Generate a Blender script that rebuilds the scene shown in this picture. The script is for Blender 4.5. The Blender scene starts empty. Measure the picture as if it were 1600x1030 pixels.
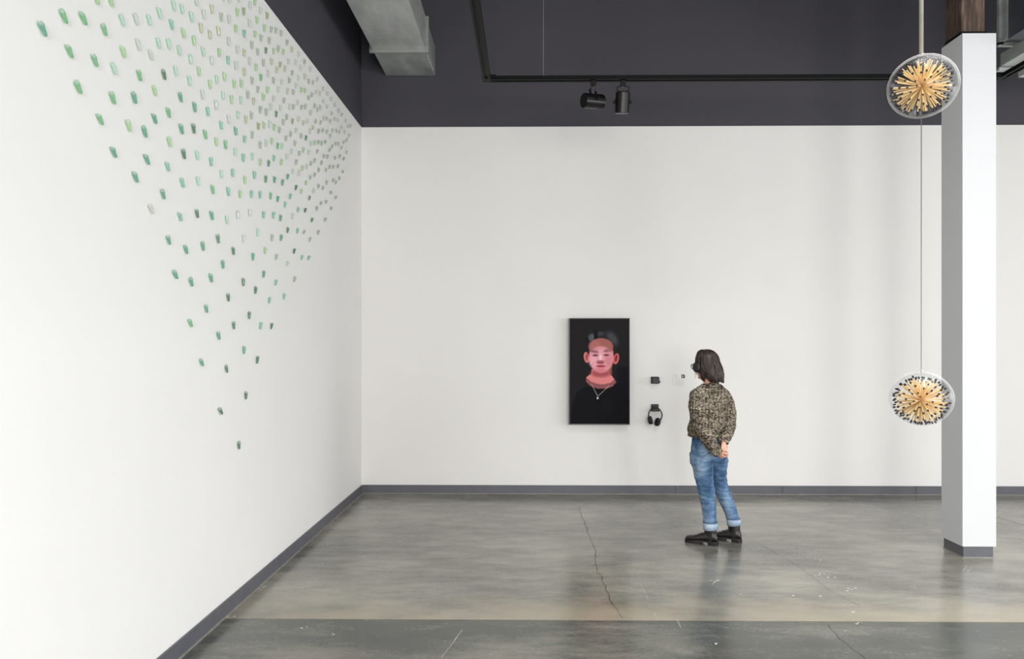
import bpy, bmesh, math, random
import numpy as np
from mathutils import Vector, Matrix, noise

random.seed(7)
C = bpy.context.scene.collection
SC = bpy.context.scene
PI = math.pi

# ------------------------------------------------------------------ camera
F = 1067.0
YAW = 0.0115
CX, CY = 812.2, 538.0
CAMH = 1.65
cam_data = bpy.data.cameras.new('camera')
cam = bpy.data.objects.new('camera', cam_data)
C.objects.link(cam)
cam.location = (0, 0, CAMH)
cam.rotation_euler = (PI / 2, 0, YAW)
cam_data.sensor_width = 36.0
cam_data.lens = 36.0 * F / 1600.0
cam_data.shift_x = -(CX - 800.0) / 1600.0
cam_data.shift_y = (CY - 515.0) / 1600.0
cam_data.clip_start = 0.05
SC.camera = cam

# ------------------------------------------------------------------ light
SC.view_settings.view_transform = 'Standard'
SC.view_settings.look = 'None'
SC.view_settings.gamma = 1.0
SC.view_settings.exposure = 0.09
SC.view_settings.use_curve_mapping = False
SC.cycles.max_bounces = 12
SC.cycles.diffuse_bounces = 6
SC.cycles.transparent_max_bounces = 32
SC.cycles.sample_clamp_indirect = 8.0
world = bpy.data.worlds.new('world')
SC.world = world
world.use_nodes = True
bg = world.node_tree.nodes['Background']
bg.inputs[0].default_value = (0.86, 0.93, 1.0, 1)
bg.inputs[1].default_value = .8


def area(name, loc, rot, sx, sy, power, col):
    d = bpy.data.lights.new(name, 'AREA')
    d.shape = 'RECTANGLE'
    d.size, d.size_y = sx, sy
    d.energy = power
    d.color = col
    o = bpy.data.objects.new(name, d)
    o.location = loc
    o.rotation_euler = rot
    C.objects.link(o)
    return o


# daylight entering by the windows of the wall behind the camera and the right hand wall
for k, wx in enumerate((0.8, 4.0, 7.2)):
    area('window_daylight', (wx, -5.15, 1.95), (PI / 2, 0, 0), 2.3, 2.1, (370, 270, 50)[k], (1.0, 0.985, 0.955))
for k, wy in enumerate((-3.2, 0.2, 3.4)):
    area('window_daylight', (9.15, wy, 1.95), (PI / 2, 0, PI / 2), 2.4, 2.1, (85, 190, 165)[k], (0.97, 0.985, 1.0))

# added unseen overhead lamp, spread narrowed to brighten the floor and lower walls
FILLX0, FILLX1, FILLY0, FILLY1 = 1.0, 6.2, -1.4, 3.8
top_fill = area('added_overhead_fill', ((FILLX0 + FILLX1) / 2, (FILLY0 + FILLY1) / 2, 6.05), (0, 0, 0), FILLX1 - FILLX0, FILLY1 - FILLY0, 400, (1.0, .99, .965))
top_fill.data.spread = math.radians(108)


# ------------------------------------------------------------------ helpers
def ray(u, v):
    a, b = (u - CX) / F, -(v - CY) / F
    c, s = math.cos(YAW), math.sin(YAW)
    return Vector((a * c - s, a * s + c, b))


def at_y(u, v, y):
    d = ray(u, v)
    t = y / d.y
    return Vector((d.x * t, y, CAMH + d.z * t))


def at_x(u, v, x):
    d = ray(u, v)
    t = x / d.x
    return Vector((x, d.y * t, CAMH + d.z * t))


def at_floor(u, v):
    d = ray(u, v)
    t = -CAMH / d.z
    return Vector((d.x * t, d.y * t, 0))


def link(name, me, mat, parent=None, kind=None, smooth=False):
    o = bpy.data.objects.new(name, me)
    C.objects.link(o)
    if mat is not None and not me.materials:
        me.materials.append(mat)
    if parent is not None:
        o.parent = parent
    if kind:
        o['kind'] = kind
    if smooth:
        me.polygons.foreach_set('use_smooth', [True] * len(me.polygons))
    return o


def empty(name, loc, rot=(0, 0, 0)):
    o = bpy.data.objects.new(name, None)
    o.location = loc
    o.rotation_euler = rot
    o.empty_display_size = 0.1
    C.objects.link(o)
    return o


def tag(o, label, cat, group=None, kind=None):
    o['label'] = label
    o['category'] = cat
    if group:
        o['group'] = group
    if kind:
        o['kind'] = kind
    return o


class MB:
    """collects vertices and faces of one mesh"""

    def __init__(self):
        self.v, self.f = [], []

    def add(self, vs, fs):
        n = len(self.v)
        self.v += [tuple(p) for p in vs]
        self.f += [tuple(i + n for i in f) for f in fs]
        return self

    def box(self, x0, x1, y0, y1, z0, z1):
        vs = [(x, y, z) for z in (z0, z1) for y in (y0, y1) for x in (x0, x1)]
        return self.add(vs, [(0, 2, 3, 1), (4, 5, 7, 6), (0, 1, 5, 4), (2, 6, 7, 3), (0, 4, 6, 2), (1, 3, 7, 5)])

    def loft(self, rings, cap=True, closed=False):
        n = len(rings[0])
        vs = [p for r in rings for p in r]
        fs = []
        m = len(rings)
        for i in range(m - 1 + (1 if closed else 0)):
            for j in range(n):
                a, b = i * n + j, i * n + (j + 1) % n
                c, d = ((i + 1) % m) * n + (j + 1) % n, ((i + 1) % m) * n + j
                fs.append((a, b, c, d))
        if cap and not closed:
            fs.append(tuple(range(n - 1, -1, -1)))
            fs.append(tuple((m - 1) * n + j for j in range(n)))
        return self.add(vs, fs)

    def tube(self, pts, radii, n=10, ref=None, flat=1.0, cap=True, closed=False, round_ends=False):
        pts = [Vector(p) for p in pts]
        if not hasattr(radii, '__len__'):
            radii = [radii] * len(pts)
        if round_ends:
            d0 = (pts[0] - pts[1]).normalized()
            d1 = (pts[-1] - pts[-2]).normalized()
            r0, r1 = radii[0], radii[-1]
            pts = [pts[0] + d0 * r0, pts[0] + d0 * r0 * .7] + pts + [pts[-1] + d1 * r1 * .7, pts[-1] + d1 * r1]
            radii = [r0 * .25, r0 * .72] + list(radii) + [r1 * .72, r1 * .25]
        rings = []
        up = Vector(ref) if ref is not None else None
        m = len(pts)
        for i, p in enumerate(pts):
            if closed:
                t = pts[(i + 1) % m] - pts[i - 1]
            else:
                t = pts[min(i + 1, m - 1)] - pts[max(i - 1, 0)]
            t.normalize()
            if up is None:
                up = Vector((0, 0, 1)) if abs(t.z) < .9 else Vector((1, 0, 0))
            a = (up - t * up.dot(t)).normalized()
            b = t.cross(a)
            if ref is None:
                up = a
            r = radii[i]
            rings.append([p + a * (math.cos(2 * PI * k / n) * r) + b * (math.sin(2 * PI * k / n) * r * flat) for k in range(n)])
        return self.loft(rings, cap, closed)

    def ellipsoid(self, c, ax, nu=20, nv=12):
        c = Vector(c)
        A, B, D = [Vector(a) for a in ax]
        rings = []
        for i in range(nv + 1):
            th = PI * (i + .02 if i == 0 else i - .02 if i == nv else i) / nv
            rings.append([c + D * (-math.cos(th)) + (A * math.cos(2 * PI * k / nu) + B * math.sin(2 * PI * k / nu)) * math.sin(th) for k in range(nu)])
        return self.loft(rings)

    def cyl(self, p0, p1, r, n=20, r1=None):
        return self.tube([p0, p1], [r, r if r1 is None else r1], n)

    def mesh(self, name='mesh'):
        me = bpy.data.meshes.new(name)
        me.from_pydata(self.v, [], self.f)
        me.validate()
        bm = bmesh.new()
        bm.from_mesh(me)
        bmesh.ops.recalc_face_normals(bm, faces=bm.faces)
        bm.to_mesh(me)
        bm.free()
        return me

    def build(self, name, mat, parent=None, kind=None, smooth=False):
        return link(name, self.mesh(name), mat, parent, kind, smooth)


def bevelled(me, w=0.004, seg=2):
    bm = bmesh.new()
    bm.from_mesh(me)
    es = [e for e in bm.edges if len(e.link_faces) == 2 and e.calc_face_angle(0) > 0.6]
    bmesh.ops.bevel(bm, geom=es, offset=w, segments=seg, affect='EDGES', profile=0.6)
    bm.to_mesh(me)
    bm.free()
    return me


def remeshed(mb, voxel, smooth_it=4, name='mesh'):
    me = mb.mesh(name)
    o = bpy.data.objects.new('tmp', me)
    C.objects.link(o)
    m = o.modifiers.new('r', 'REMESH')
    m.mode = 'VOXEL'
    m.voxel_size = voxel
    m.adaptivity = 0
    if smooth_it:
        s = o.modifiers.new('s', 'SMOOTH')
        s.iterations = smooth_it
        s.factor = 0.5
    dg = bpy.context.evaluated_depsgraph_get()
    dg.update()
    out = bpy.data.meshes.new_from_object(o.evaluated_get(dg), depsgraph=dg)
    out.name = name
    bpy.data.objects.remove(o)
    bpy.data.meshes.remove(me)
    out.polygons.foreach_set('use_smooth', [True] * len(out.polygons))
    return out


def displace(me, fn):
    n = len(me.vertices)
    co = np.empty(n * 3)
    me.vertices.foreach_get('co', co)
    co = co.reshape(-1, 3)
    no = np.array([tuple(v.normal) for v in me.vertices])
    d = np.array([fn(Vector(c), Vector(m)) for c, m in zip(co, no)])
    co = co + no * d[:, None]
    me.vertices.foreach_set('co', co.ravel())
    me.update()


# ------------------------------------------------------------------ materials
def srgb(r, g, b):
    f = lambda c: (c / 255 / 12.92) if c / 255 <= .04045 else ((c / 255 + .055) / 1.055) ** 2.4
    return (f(r), f(g), f(b), 1)


def new_mat(name):
    m = bpy.data.materials.new(name)
    m.use_nodes = True
    nt = m.node_tree
    return m, nt, nt.nodes['Principled BSDF']


def N(nt, t, **kw):
    n = nt.nodes.new(t)
    for k, v in kw.items():
        if k in n.inputs.keys():
            n.inputs[k].default_value = v
        else:
            setattr(n, k, v)
    return n


def coords(nt, scale=(1, 1, 1), kind='Object'):
    tc = N(nt, 'ShaderNodeTexCoord')
    mp = N(nt, 'ShaderNodeMapping')
    mp.inputs['Scale'].default_value = scale
    nt.links.new(tc.outputs[kind], mp.inputs[0])
    return mp.outputs[0]


def noise_tex(nt, vec, scale, detail=5, rough=.55):
    n = N(nt, 'ShaderNodeTexNoise')
    n.inputs['Scale'].default_value = scale
    n.inputs['Detail'].default_value = detail
    n.inputs['Roughness'].default_value = rough
    nt.links.new(vec, n.inputs['Vector'])
    return n.outputs['Fac']


def ramp(nt, fac, stops):
    r = N(nt, 'ShaderNodeValToRGB')
    e = r.color_ramp.elements
    while len(e) < len(stops):
        e.new(.5)
    for i, (p, c) in enumerate(stops):
        e[i].position = p
        e[i].color = c
    nt.links.new(fac, r.inputs[0])
    return r.outputs[0]


def mixc(nt, a, b, fac, mode='MIX'):
    m = N(nt, 'ShaderNodeMix', data_type='RGBA', blend_type=mode)
    for sock, val in ((m.inputs[0], fac), (m.inputs[6], a), (m.inputs[7], b)):
        if isinstance(val, (int, float, tuple)):
            sock.default_value = val
        else:
            nt.links.new(val, sock)
    return m.outputs[2]


def bump(nt, bs, h, strength=.3, dist=.01):
    b = N(nt, 'ShaderNodeBump')
    b.inputs['Strength'].default_value = strength
    b.inputs['Distance'].default_value = dist
    nt.links.new(h, b.inputs['Height'])
    nt.links.new(b.outputs[0], bs.inputs['Normal'])


def plain(name, col, rough=.6, metal=0., var=.06, scale=6, spec=.5, bumpv=0., bscale=60):
    m, nt, bs = new_mat(name)
    v = coords(nt)
    n = noise_tex(nt, v, scale)
    c0 = tuple(c * (1 - var) for c in col[:3]) + (1,)
    c1 = tuple(min(1, c * (1 + var)) for c in col[:3]) + (1,)
    nt.links.new(ramp(nt, n, [(.3, c0), (.7, c1)]), bs.inputs['Base Color'])
    bs.inputs['Roughness'].default_value = rough
    bs.inputs['Metallic'].default_value = metal
    bs.inputs['Specular IOR Level'].default_value = spec
    if bumpv:
        bump(nt, bs, noise_tex(nt, v, bscale, 3), bumpv, .002)
    return m


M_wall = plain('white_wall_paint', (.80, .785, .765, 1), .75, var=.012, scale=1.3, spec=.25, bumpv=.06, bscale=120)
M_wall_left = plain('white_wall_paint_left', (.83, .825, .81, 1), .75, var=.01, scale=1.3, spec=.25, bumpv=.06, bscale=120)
M_dark = plain('charcoal_wall_paint', srgb(71, 69, 76), .7, var=.04, scale=1.5, spec=.3, bumpv=.08, bscale=100)
M_base = plain('grey_baseboard_paint', srgb(92, 93, 100), .45, var=.08, scale=7, spec=.5)
M_caulk = plain('grey_caulk', srgb(135, 133, 128), .6, var=.15, scale=20)
M_ceil = plain('dark_ceiling_paint', srgb(60, 60, 64), .8)
M_column = plain('white_column_paint', (.60, .61, .625, 1), .7, var=.01, scale=1.5, spec=.25)
M_black = plain('black_metal', srgb(13, 13, 14), .34, var=.1, spec=.35)
M_track = plain('black_green_track', srgb(10, 16, 12), .5, var=.12, spec=.12)
M_cable = plain('steel_cable', srgb(150, 150, 146), .35, metal=.6)
M_conduit = plain('grey_tube', srgb(168, 165, 152), .4, metal=.2)
M_lens = plain('lamp_lens', srgb(150, 148, 140), .2, var=.2, scale=80)
M_plastic = plain('black_plastic', srgb(26, 26, 27), .42, var=.12, spec=.4)
M_pad = plain('black_ear_pad', srgb(17, 17, 18), .6, var=.15)


def mat_galv():
    m, nt, bs = new_mat('galvanised_steel')
    v = coords(nt, (1, .35, 1))
    n = noise_tex(nt, v, 5, 6, .6)
    vo = N(nt, 'ShaderNodeTexVoronoi')
    vo.inputs['Scale'].default_value = 26
    nt.links.new(coords(nt), vo.inputs['Vector'])
    c = mixc(nt, ramp(nt, n, [(.25, srgb(150, 155, 153)), (.75, srgb(196, 200, 197))]), vo.outputs['Color'], .05)
    nt.links.new(c, bs.inputs['Base Color'])
    bs.inputs['Metallic'].default_value = .55
    nt.links.new(ramp(nt, n, [(.3, (.42, .42, .42, 1)), (.7, (.6, .6, .6, 1))]), bs.inputs['Roughness'])
    return m


M_galv = mat_galv()


def mat_floor(name, lo, mid, hi, warm=None, rough=(.17, .27)):
    m, nt, bs = new_mat(name)
    v = coords(nt, (.55, 1, 1))
    big = noise_tex(nt, v, 1.1, 4, .5)
    med = noise_tex(nt, coords(nt, (.5, 1.5, 1)), 4.2, 8, .65)
    fine = noise_tex(nt, coords(nt), 45, 6, .7)
    a = N(nt, 'ShaderNodeMath', operation='MULTIPLY_ADD')
    nt.links.new(med, a.inputs[0])
    a.inputs[1].default_value = .75
    nt.links.new(big, a.inputs[2])
    a2 = N(nt, 'ShaderNodeMath', operation='MULTIPLY_ADD')
    nt.links.new(fine, a2.inputs[0])
    a2.inputs[1].default_value = .3
    nt.links.new(a.outputs[0], a2.inputs[2])
    hv = N(nt, 'ShaderNodeMath', operation='MULTIPLY')
    nt.links.new(a2.outputs[0], hv.inputs[0])
    hv.inputs[1].default_value = .5
    c = ramp(nt, hv.outputs[0], [(.40, lo), (.51, mid), (.61, hi)])
    if warm:
        # beige weathering that runs along the joint (a stain of its own, in the slab's coordinates)
        tc = N(nt, 'ShaderNodeTexCoord')
        sp = N(nt, 'ShaderNodeSeparateXYZ')
        nt.links.new(tc.outputs['Object'], sp.inputs[0])
        w = N(nt, 'ShaderNodeMath', operation='MULTIPLY_ADD')
        nt.links.new(noise_tex(nt, coords(nt, (.6, 1, 1)), 2.3, 5, .6), w.inputs[0])
        w.inputs[1].default_value = 1.1
        nt.links.new(sp.outputs[1], w.inputs[2])
        fac = ramp(nt, w.outputs[0], [(.55, (.75, .75, .75, 1)), (1.0, (0, 0, 0, 1))])
        c = mixc(nt, c, warm, fac)
    # dark blotches and pale scuffs
    bl = ramp(nt, noise_tex(nt, coords(nt, (.7, 1, 1)), 2.1, 7, .62), [(.50, (0, 0, 0, 1)), (.78, (.55, .55, .55, 1))])
    c = mixc(nt, c, tuple(x * .78 for x in lo[:3]) + (1,), bl)
    sc = ramp(nt, noise_tex(nt, coords(nt, (1, 2.2, 1)), 16, 8, .75), [(.60, (0, 0, 0, 1)), (.75, (.5, .5, .5, 1))])
    c = mixc(nt, c, srgb(196, 192, 180), sc)
    nt.links.new(c, bs.inputs['Base Color'])
    nt.links.new(ramp(nt, med, [(.3, (rough[0],) * 3 + (1,)), (.75, (rough[1],) * 3 + (1,))]), bs.inputs['Roughness'])
    bs.inputs['Specular IOR Level'].default_value = .85
    bump(nt, bs, fine, .05, .002)
    return m


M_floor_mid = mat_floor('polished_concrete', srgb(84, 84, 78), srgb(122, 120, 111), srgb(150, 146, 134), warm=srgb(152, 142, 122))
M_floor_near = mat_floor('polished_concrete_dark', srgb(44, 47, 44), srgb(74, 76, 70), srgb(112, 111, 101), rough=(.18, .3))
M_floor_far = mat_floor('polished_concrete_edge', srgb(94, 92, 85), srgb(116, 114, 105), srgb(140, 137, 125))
M_crack = plain('dark_crack', srgb(50, 48, 43), .9, spec=.1)  # flat dark colour of the cracks and the bed under the slabs
M_speck = plain('white_paint_speck', srgb(222, 220, 212), .6)


def mat_wood_post():
    m, nt, bs = new_mat('old_dark_timber')
    v = coords(nt, (14, 14, 1.3))
    n = noise_tex(nt, v, 3, 8, .7)
    c = ramp(nt, n, [(.3, srgb(38, 28, 24)), (.52, srgb(74, 58, 49)), (.66, srgb(112, 92, 76)), (.78, srgb(160, 138, 112))])
    nt.links.new(c, bs.inputs['Base Color'])
    bs.inputs['Roughness'].default_value = .75
    bump(nt, bs, n, .6, .01)
    return m


M_post = mat_wood_post()


# ------------------------------------------------------------------ room shell
XL, YB = -1.838, 7.536        # left wall face, back wall face
XR, YF, ZC = 9.0, -5.0, 5.9
ZP = 1.65 + 339 / F * 7.556   # paint line, 4.05 m
T = 0.2


def struct(name, mb, mat, parent=None):
    return mb.build(name, mat, parent, None if parent else 'structure')


# floor: a bed with three slabs cast against each other, joints open between them
fl = struct('floor', MB().box(XL - T, XR + T, YF - T, YB + T, -.30, -.05), M_crack)
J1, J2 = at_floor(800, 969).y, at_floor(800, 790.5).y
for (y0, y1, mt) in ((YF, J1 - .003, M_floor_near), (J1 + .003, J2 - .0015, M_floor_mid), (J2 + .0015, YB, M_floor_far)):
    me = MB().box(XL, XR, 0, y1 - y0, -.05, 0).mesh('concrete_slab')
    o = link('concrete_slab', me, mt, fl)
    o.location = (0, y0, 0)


def ribbon(name, pts, w, mat, parent, jit=.008, z=.0006):
    """a thin flat strip with a ragged course lying in the floor surface"""
    P = []
    for (a, b) in zip(pts[:-1], pts[1:]):
        n = max(2, int((b - a).length / .03))
        for k in range(n):
            q = a.lerp(b, k / n)
            P.append(q + Vector((noise.noise(q * 9) * jit * 2 + random.uniform(-1, 1) * jit * .4, noise.noise(q * 7 + Vector((9, 0, 0))) * jit, 0)))
    P.append(pts[-1])
    vs, fs = [], []
    for i, p in enumerate(P):
        t = (P[min(i + 1, len(P) - 1)] - P[max(i - 1, 0)]).normalized()
        s = Vector((-t.y, t.x, 0)) * (w * random.uniform(.35, 1.1) / 2)
        vs += [(p.x - s.x, p.y - s.y, z), (p.x + s.x, p.y + s.y, z)]
        if i:
            k = 2 * i
            fs.append((k - 2, k - 1, k + 1, k))
    return MB().add(vs, fs).build(name, mat, parent)


ribbon('crack', [at_floor(u, v) for u, v in ((905, 792), (909, 810), (920, 835), (927, 850), (932, 882), (940, 905), (955, 938), (972, 966))], .0050, M_crack, fl, .014)
ribbon('crack', [at_floor(u, v) for u, v in ((1293, 976), (1310, 998), (1328, 1010), (1352, 1030))], .003, M_crack, fl, .006)
ribbon('crack', [at_floor(u, v) for u, v in ((1556, 808), (1580, 815), (1625, 829))], .006, M_crack, fl, .006)
ribbon('crack', [at_floor(u, v) for u, v in ((1185, 850), (1240, 880), (1300, 925), (1345, 948))], .0025, M_crack, fl, .006)
M_scratch = plain('pale_scratch', srgb(164, 160, 148), .6)
ribbon('scratch', [at_floor(u, v) for u, v in ((987, 880), (1001, 913), (1012, 936))], .004, M_scratch, fl, .002)
ribbon('scratch', [at_floor(u, v) for u, v in ((1022, 957), (1028, 970))], .005, M_scratch, fl, .002)
ribbon('scratch', [at_floor(u, v) for u, v in ((1057, 968), (1064, 982))], .004, M_scratch, fl, .002)
ribbon('scratch', [at_floor(u, v) for u, v in ((690, 1028), (722, 985))], .006, M_scratch, fl, .002)
ribbon('scratch', [at_floor(u, v) for u, v in ((1503, 873), (1545, 893))], .004, M_scratch, fl, .002)
sp = MB()
for (u, v, k, s) in ((1290, 899, 10, 9), (1324, 921, 6, 8), (1117, 907, 9, 9), (1333, 956, 3, 6), (1348, 974, 3, 5), (1272, 873, 4, 6), (359, 964, 6, 5), (505, 880, 5, 6),
                     (412, 918, 5, 5), (1510, 890, 7, 8), (1122, 1006, 3, 4), (474, 982, 3, 5), (516, 990, 2, 4), (632, 847, 3, 5), (1430, 918, 3, 5), (1440, 805, 2, 5), (1205, 935, 3, 50)):
    for _ in range(k):
        p = at_floor(u + random.gauss(0, s), v + random.gauss(0, s * .25))
        r = random.uniform(.002, .007)
        e = random.uniform(.7, 2.4)
        sp.add([(p.x + math.cos(q * PI / 3) * r * e * random.uniform(.6, 1.2), p.y + math.sin(q * PI / 3) * r * random.uniform(.6, 1.2), .0008) for q in range(6)], [tuple(range(6))])
sp.build('paint_specks', M_speck, fl)['kind'] = 'stuff'

struct('wall_left', MB().box(XL - T, XL, YF - T, YB, 0, ZP), M_wall_left)
struct('wall_left_upper', MB().box(XL - T, XL, YF - T, YB, ZP, ZC), M_dark)
struct('wall_back', MB().box(XL - T, XR + T, YB, YB + T, 0, ZP), M_wall)
struct('wall_back_upper', MB().box(XL - T, XR + T, YB, YB + T, ZP, ZC), M_dark)
cg = MB()  # ceiling left open below the added overhead lamp
for b_ in ((XL - T, FILLX0, YF - T, YB + T), (FILLX1, XR + T, YF - T, YB + T), (FILLX0, FILLX1, YF - T, FILLY0), (FILLX0, FILLX1, FILLY1, YB + T)):
    cg.box(*b_, ZC, ZC + .2)
struct('ceiling', cg, M_ceil)
rf = MB()
for k in range(5):
    q = FILLX0 + (FILLX1 - FILLX0) * k / 4
    rf.box(q - .02, q + .02, FILLY0, FILLY1, ZC + .02, ZC + .08)
struct('window_7', rf, M_black)  # made-up bars across the opening of the added overhead lamp
# wall behind the camera with three windows
wf = MB()
edges = [(-.35, 1.95), (2.85, 5.15), (6.05, 8.35)]
x = XL - T
for a, b in edges:
    wf.box(x, a, YF - T, YF, 0, ZC)
    wf.box(a, b, YF - T, YF, 0, .9)
    wf.box(a, b, YF - T, YF, 3.1, ZC)
    x = b
wf.box(x, XR + T, YF - T, YF, 0, ZC)
struct('wall_front', wf, M_wall)
wr = MB()
yedges = [(-4.4, -2.0), (-1.0, 1.4), (2.2, 4.6)]
y = YF
for a, b in yedges:
    wr.box(XR, XR + T, y, a, 0, ZC)
    wr.box(XR, XR + T, a, b, 0, .9)
    wr.box(XR, XR + T, a, b, 3.1, ZC)
    y = b
wr.box(XR, XR + T, y, YB, 0, ZC)
struct('wall_right', wr, M_wall)
n = 1
for a, b in edges:
    m = MB()
    for q in (a, (a + b) / 2 - .03, b - .06):
        m.box(q, q + .06, YF - .14, YF - .08, .9, 3.1)
    for z in (.9, 2.4, 3.04):
        m.box(a, b, YF - .135, YF - .085, z, z + .06)
    struct('window_%d' % n, m, M_black)
    n += 1
for a, b in yedges:
    m = MB()
    for q in (a, (a + b) / 2 - .03, b - .06):
        m.box(XR + .08, XR + .14, q, q + .06, .9, 3.1)
    for z in (.9, 2.4, 3.04):
        m.box(XR + .085, XR + .135, a, b, z, z + .06)
    struct('window_%d' % n, m, M_black)
    n += 1

# baseboards, in lengths with open seams
BH = .095
bb = empty('baseboard_back', (0, YB, 0))
bb['kind'] = 'structure'
xs = [XL + .012] + [at_y(u, 765, YB).x for u in (722, 1055, 1222)] + [at_y(1430, 765, YB).x, XR]
for a, b in zip(xs[:-1], xs[1:]):
    link('baseboard_length', bevelled(MB().box(a + .0015, b - .0015, -.012, 0, 0, BH).mesh(), .002, 1), M_base, bb)
MB().box(XL + .012, XR, -.02, -.012, 0, .008).build('caulk_bead', M_caulk, bb)
bl = empty('baseboard_left', (XL, 0, 0))
bl['kind'] = 'structure'
ys = [YF, .6, 2.9, 4.35, 5.5, YB - .012]
for a, b in zip(ys[:-1], ys[1:]):
    link('baseboard_length', bevelled(MB().box(0, .012, a + .001, b - .001, 0, BH).mesh(), .002, 1), M_base, bl)
MB().box(.012, .02, YF, YB - .012, 0, .008).build('caulk_bead', M_caulk, bl)

# ------------------------------------------------------------------ column
DC = 5.31
cx0, cx1 = at_y(1504, 600, DC).x, at_y(1556.5, 600, DC).x
cw = cx1 - cx0
cd = .268
zt = at_y(1520, 52, DC).z
col = empty('column', ((cx0 + cx1) / 2, DC + cd / 2, 0))
tag(col, 'square white boxed column with a grey foot and old timber showing above', 'column')
h = cw / 2
cl = MB()
tk = .014
z0 = .088
cl.box(-h, h, -cd / 2, -cd / 2 + tk, z0, zt)
cl.box(-h, h, cd / 2 - tk, cd / 2, z0, zt)
cl.box(-h, -h + tk, -cd / 2 + tk, cd / 2 - tk, z0, zt)
cl.box(h - tk, h, -cd / 2 + tk, cd / 2 - tk, z0, zt)
cl.build('cladding', M_column, col)
fb = MB().box(-h + .010, h - .018, -cd / 2 + .006, cd / 2 - .012, 0, z0).mesh()
link('skirting', bevelled(fb, .002, 1), M_base, col)['label'] = 'grey rubber foot of the column'
MB().box(-h + .006, h - .014, -cd / 2 + .002, cd / 2 - .008, 0, .006).build('caulk_bead', M_caulk, col)
post = bevelled(MB().box(-h + .022, -h + .206, -cd / 2 + .05, cd / 2 - .018, z0, ZC).mesh(), .006, 1)
link('timber_post', post, M_post, col)['label'] = 'rough dark brown timber post'
MB().box(-h + .016, -h + .214, -cd / 2 + .044, cd / 2 - .014, zt - .05, zt + .035).build('collar', M_black, col)

# ------------------------------------------------------------------ ducts
M_duct2 = plain('dull_steel', srgb(92, 96, 102), .5, metal=.55, var=.18, scale=3)
du = empty('air_duct', (at_y(603, 118, YB).x, YB, at_y(603, 118, YB).z))
tag(du, 'galvanised rectangular air duct running into the dark wall at upper left', 'duct')
dw, dh = .54, .335
lens = [(-.645, 0), (-1.06, -.65), (-1.9, -1.065), (-3.1, -1.905), (-5.5, -3.105)]
for a, b in lens:
    link('duct_section', bevelled(MB().box(0, dw, a, b - .001, 0, dh).mesh(), .003, 1), M_galv, du)
fm = MB()
for x0, x1, z0_, z1_ in ((-.03, dw + .03, -.03, 0), (-.03, 0, 0, dh), (dw, dw + .03, 0, dh)):
    fm.box(x0, x1, -.655, -.645, z0_, z1_).box(x0, x1, -.665, -.656, z0_, z1_)
fm.build('flange', plain('bright_flange', srgb(176, 180, 176), .4, metal=.7), du)
wf_ = MB()
for x0, x1, z0_, z1_ in ((-.012, dw + .012, -.012, 0), (dw, dw + .012, 0, dh)):
    wf_.box(x0, x1, -.012, 0, z0_, z1_)
wf_.build('wall_trim', M_duct2, du)
sm = MB()
for k in range(7):
    yy = -.60 + k * .085
    sm.box(dw - .004, dw + .004, yy, yy + .045, -.005, .002)
sm.build('sealant', plain('white_sealant', srgb(190, 190, 186), .6), du)['kind'] = 'stuff'
for k in range(4):
    p = MB().cyl((dw + .012, -.648, .02 + k * .09), (dw + .012, -.672, .02 + k * .09), .007, 6)
    p.build('bolt', M_galv, du)

# right hand duct above and behind the column
ex = at_y(1565, 68, 6.5)
d2 = empty('air_duct', (ex.x, 6.5, ex.z))
tag(d2, 'large dark grey air duct at the top right corner beyond the column', 'duct')
for a, b in ((-1.2, 0), (-2.6, -1.205), (-4.6, -2.605)):
    link('duct_section', bevelled(MB().box(0, 1.1, a, b - .001, 0, 1.2).mesh(), .004, 1), M_duct2, d2)
fm = MB()
fm.box(-.045, 0, -.03, .0, -.02, 1.2).box(-.045, 1.1, -.03, 0, -.035, 0).box(-.02, 0, -.09, -.03, 0, 1.2)
fm.build('flange', M_galv, d2)
for k in range(6):
    MB().cyl((-.03, -.03, .03 + k * .14), (-.03, -.042, .03 + k * .14), .008, 6).build('bolt', M_galv, d2)
lo = at_y(1563, 84, 6.3)
d3 = MB()
d3.box(0, .9, -3.0, 0, -.02, .10)
pl = empty('duct_plenum', (lo.x, 6.3, lo.z - .12))
tag(pl, 'pale galvanised box slung below the dark duct at top right', 'duct')
link('box_body', bevelled(MB().box(0, .9, -3.2, 0, 0, .12).mesh(), .004, 1), M_galv, pl)
link('ledge', bevelled(MB().box(-.01, .30, 0, .05, -.03, .0).mesh(), .003, 1), M_galv, pl)
link('damper_box', bevelled(MB().box(.16, .30, -.10, 0, -.10, 0).mesh(), .003, 1), M_galv, pl)

# ------------------------------------------------------------------ lighting track
YT = 5.8
p0, p1 = at_y(766, 122, YT), at_y(1561, 122, YT)
ZT = (p0.z + p1.z) / 2
tr = empty('lighting_track', (p0.x, YT, ZT))
tag(tr, 'black lighting track hung as a U across the dark upper wall', 'lighting track')
L_ = p1.x - p0.x
prof = [(-.034, -.017), (-.034, .017), (.034, .017), (.034, -.017), (.014, -.017), (.014, -.006), (-.014, -.006), (-.014, -.017)]


def rail(a, b, axis):
    rings = []
    for t in (a, b):
        rings.append([(t, y_, z_) if axis == 'x' else (y_, t, z_) for y_, z_ in prof])
    return MB().loft(rings)


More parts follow.
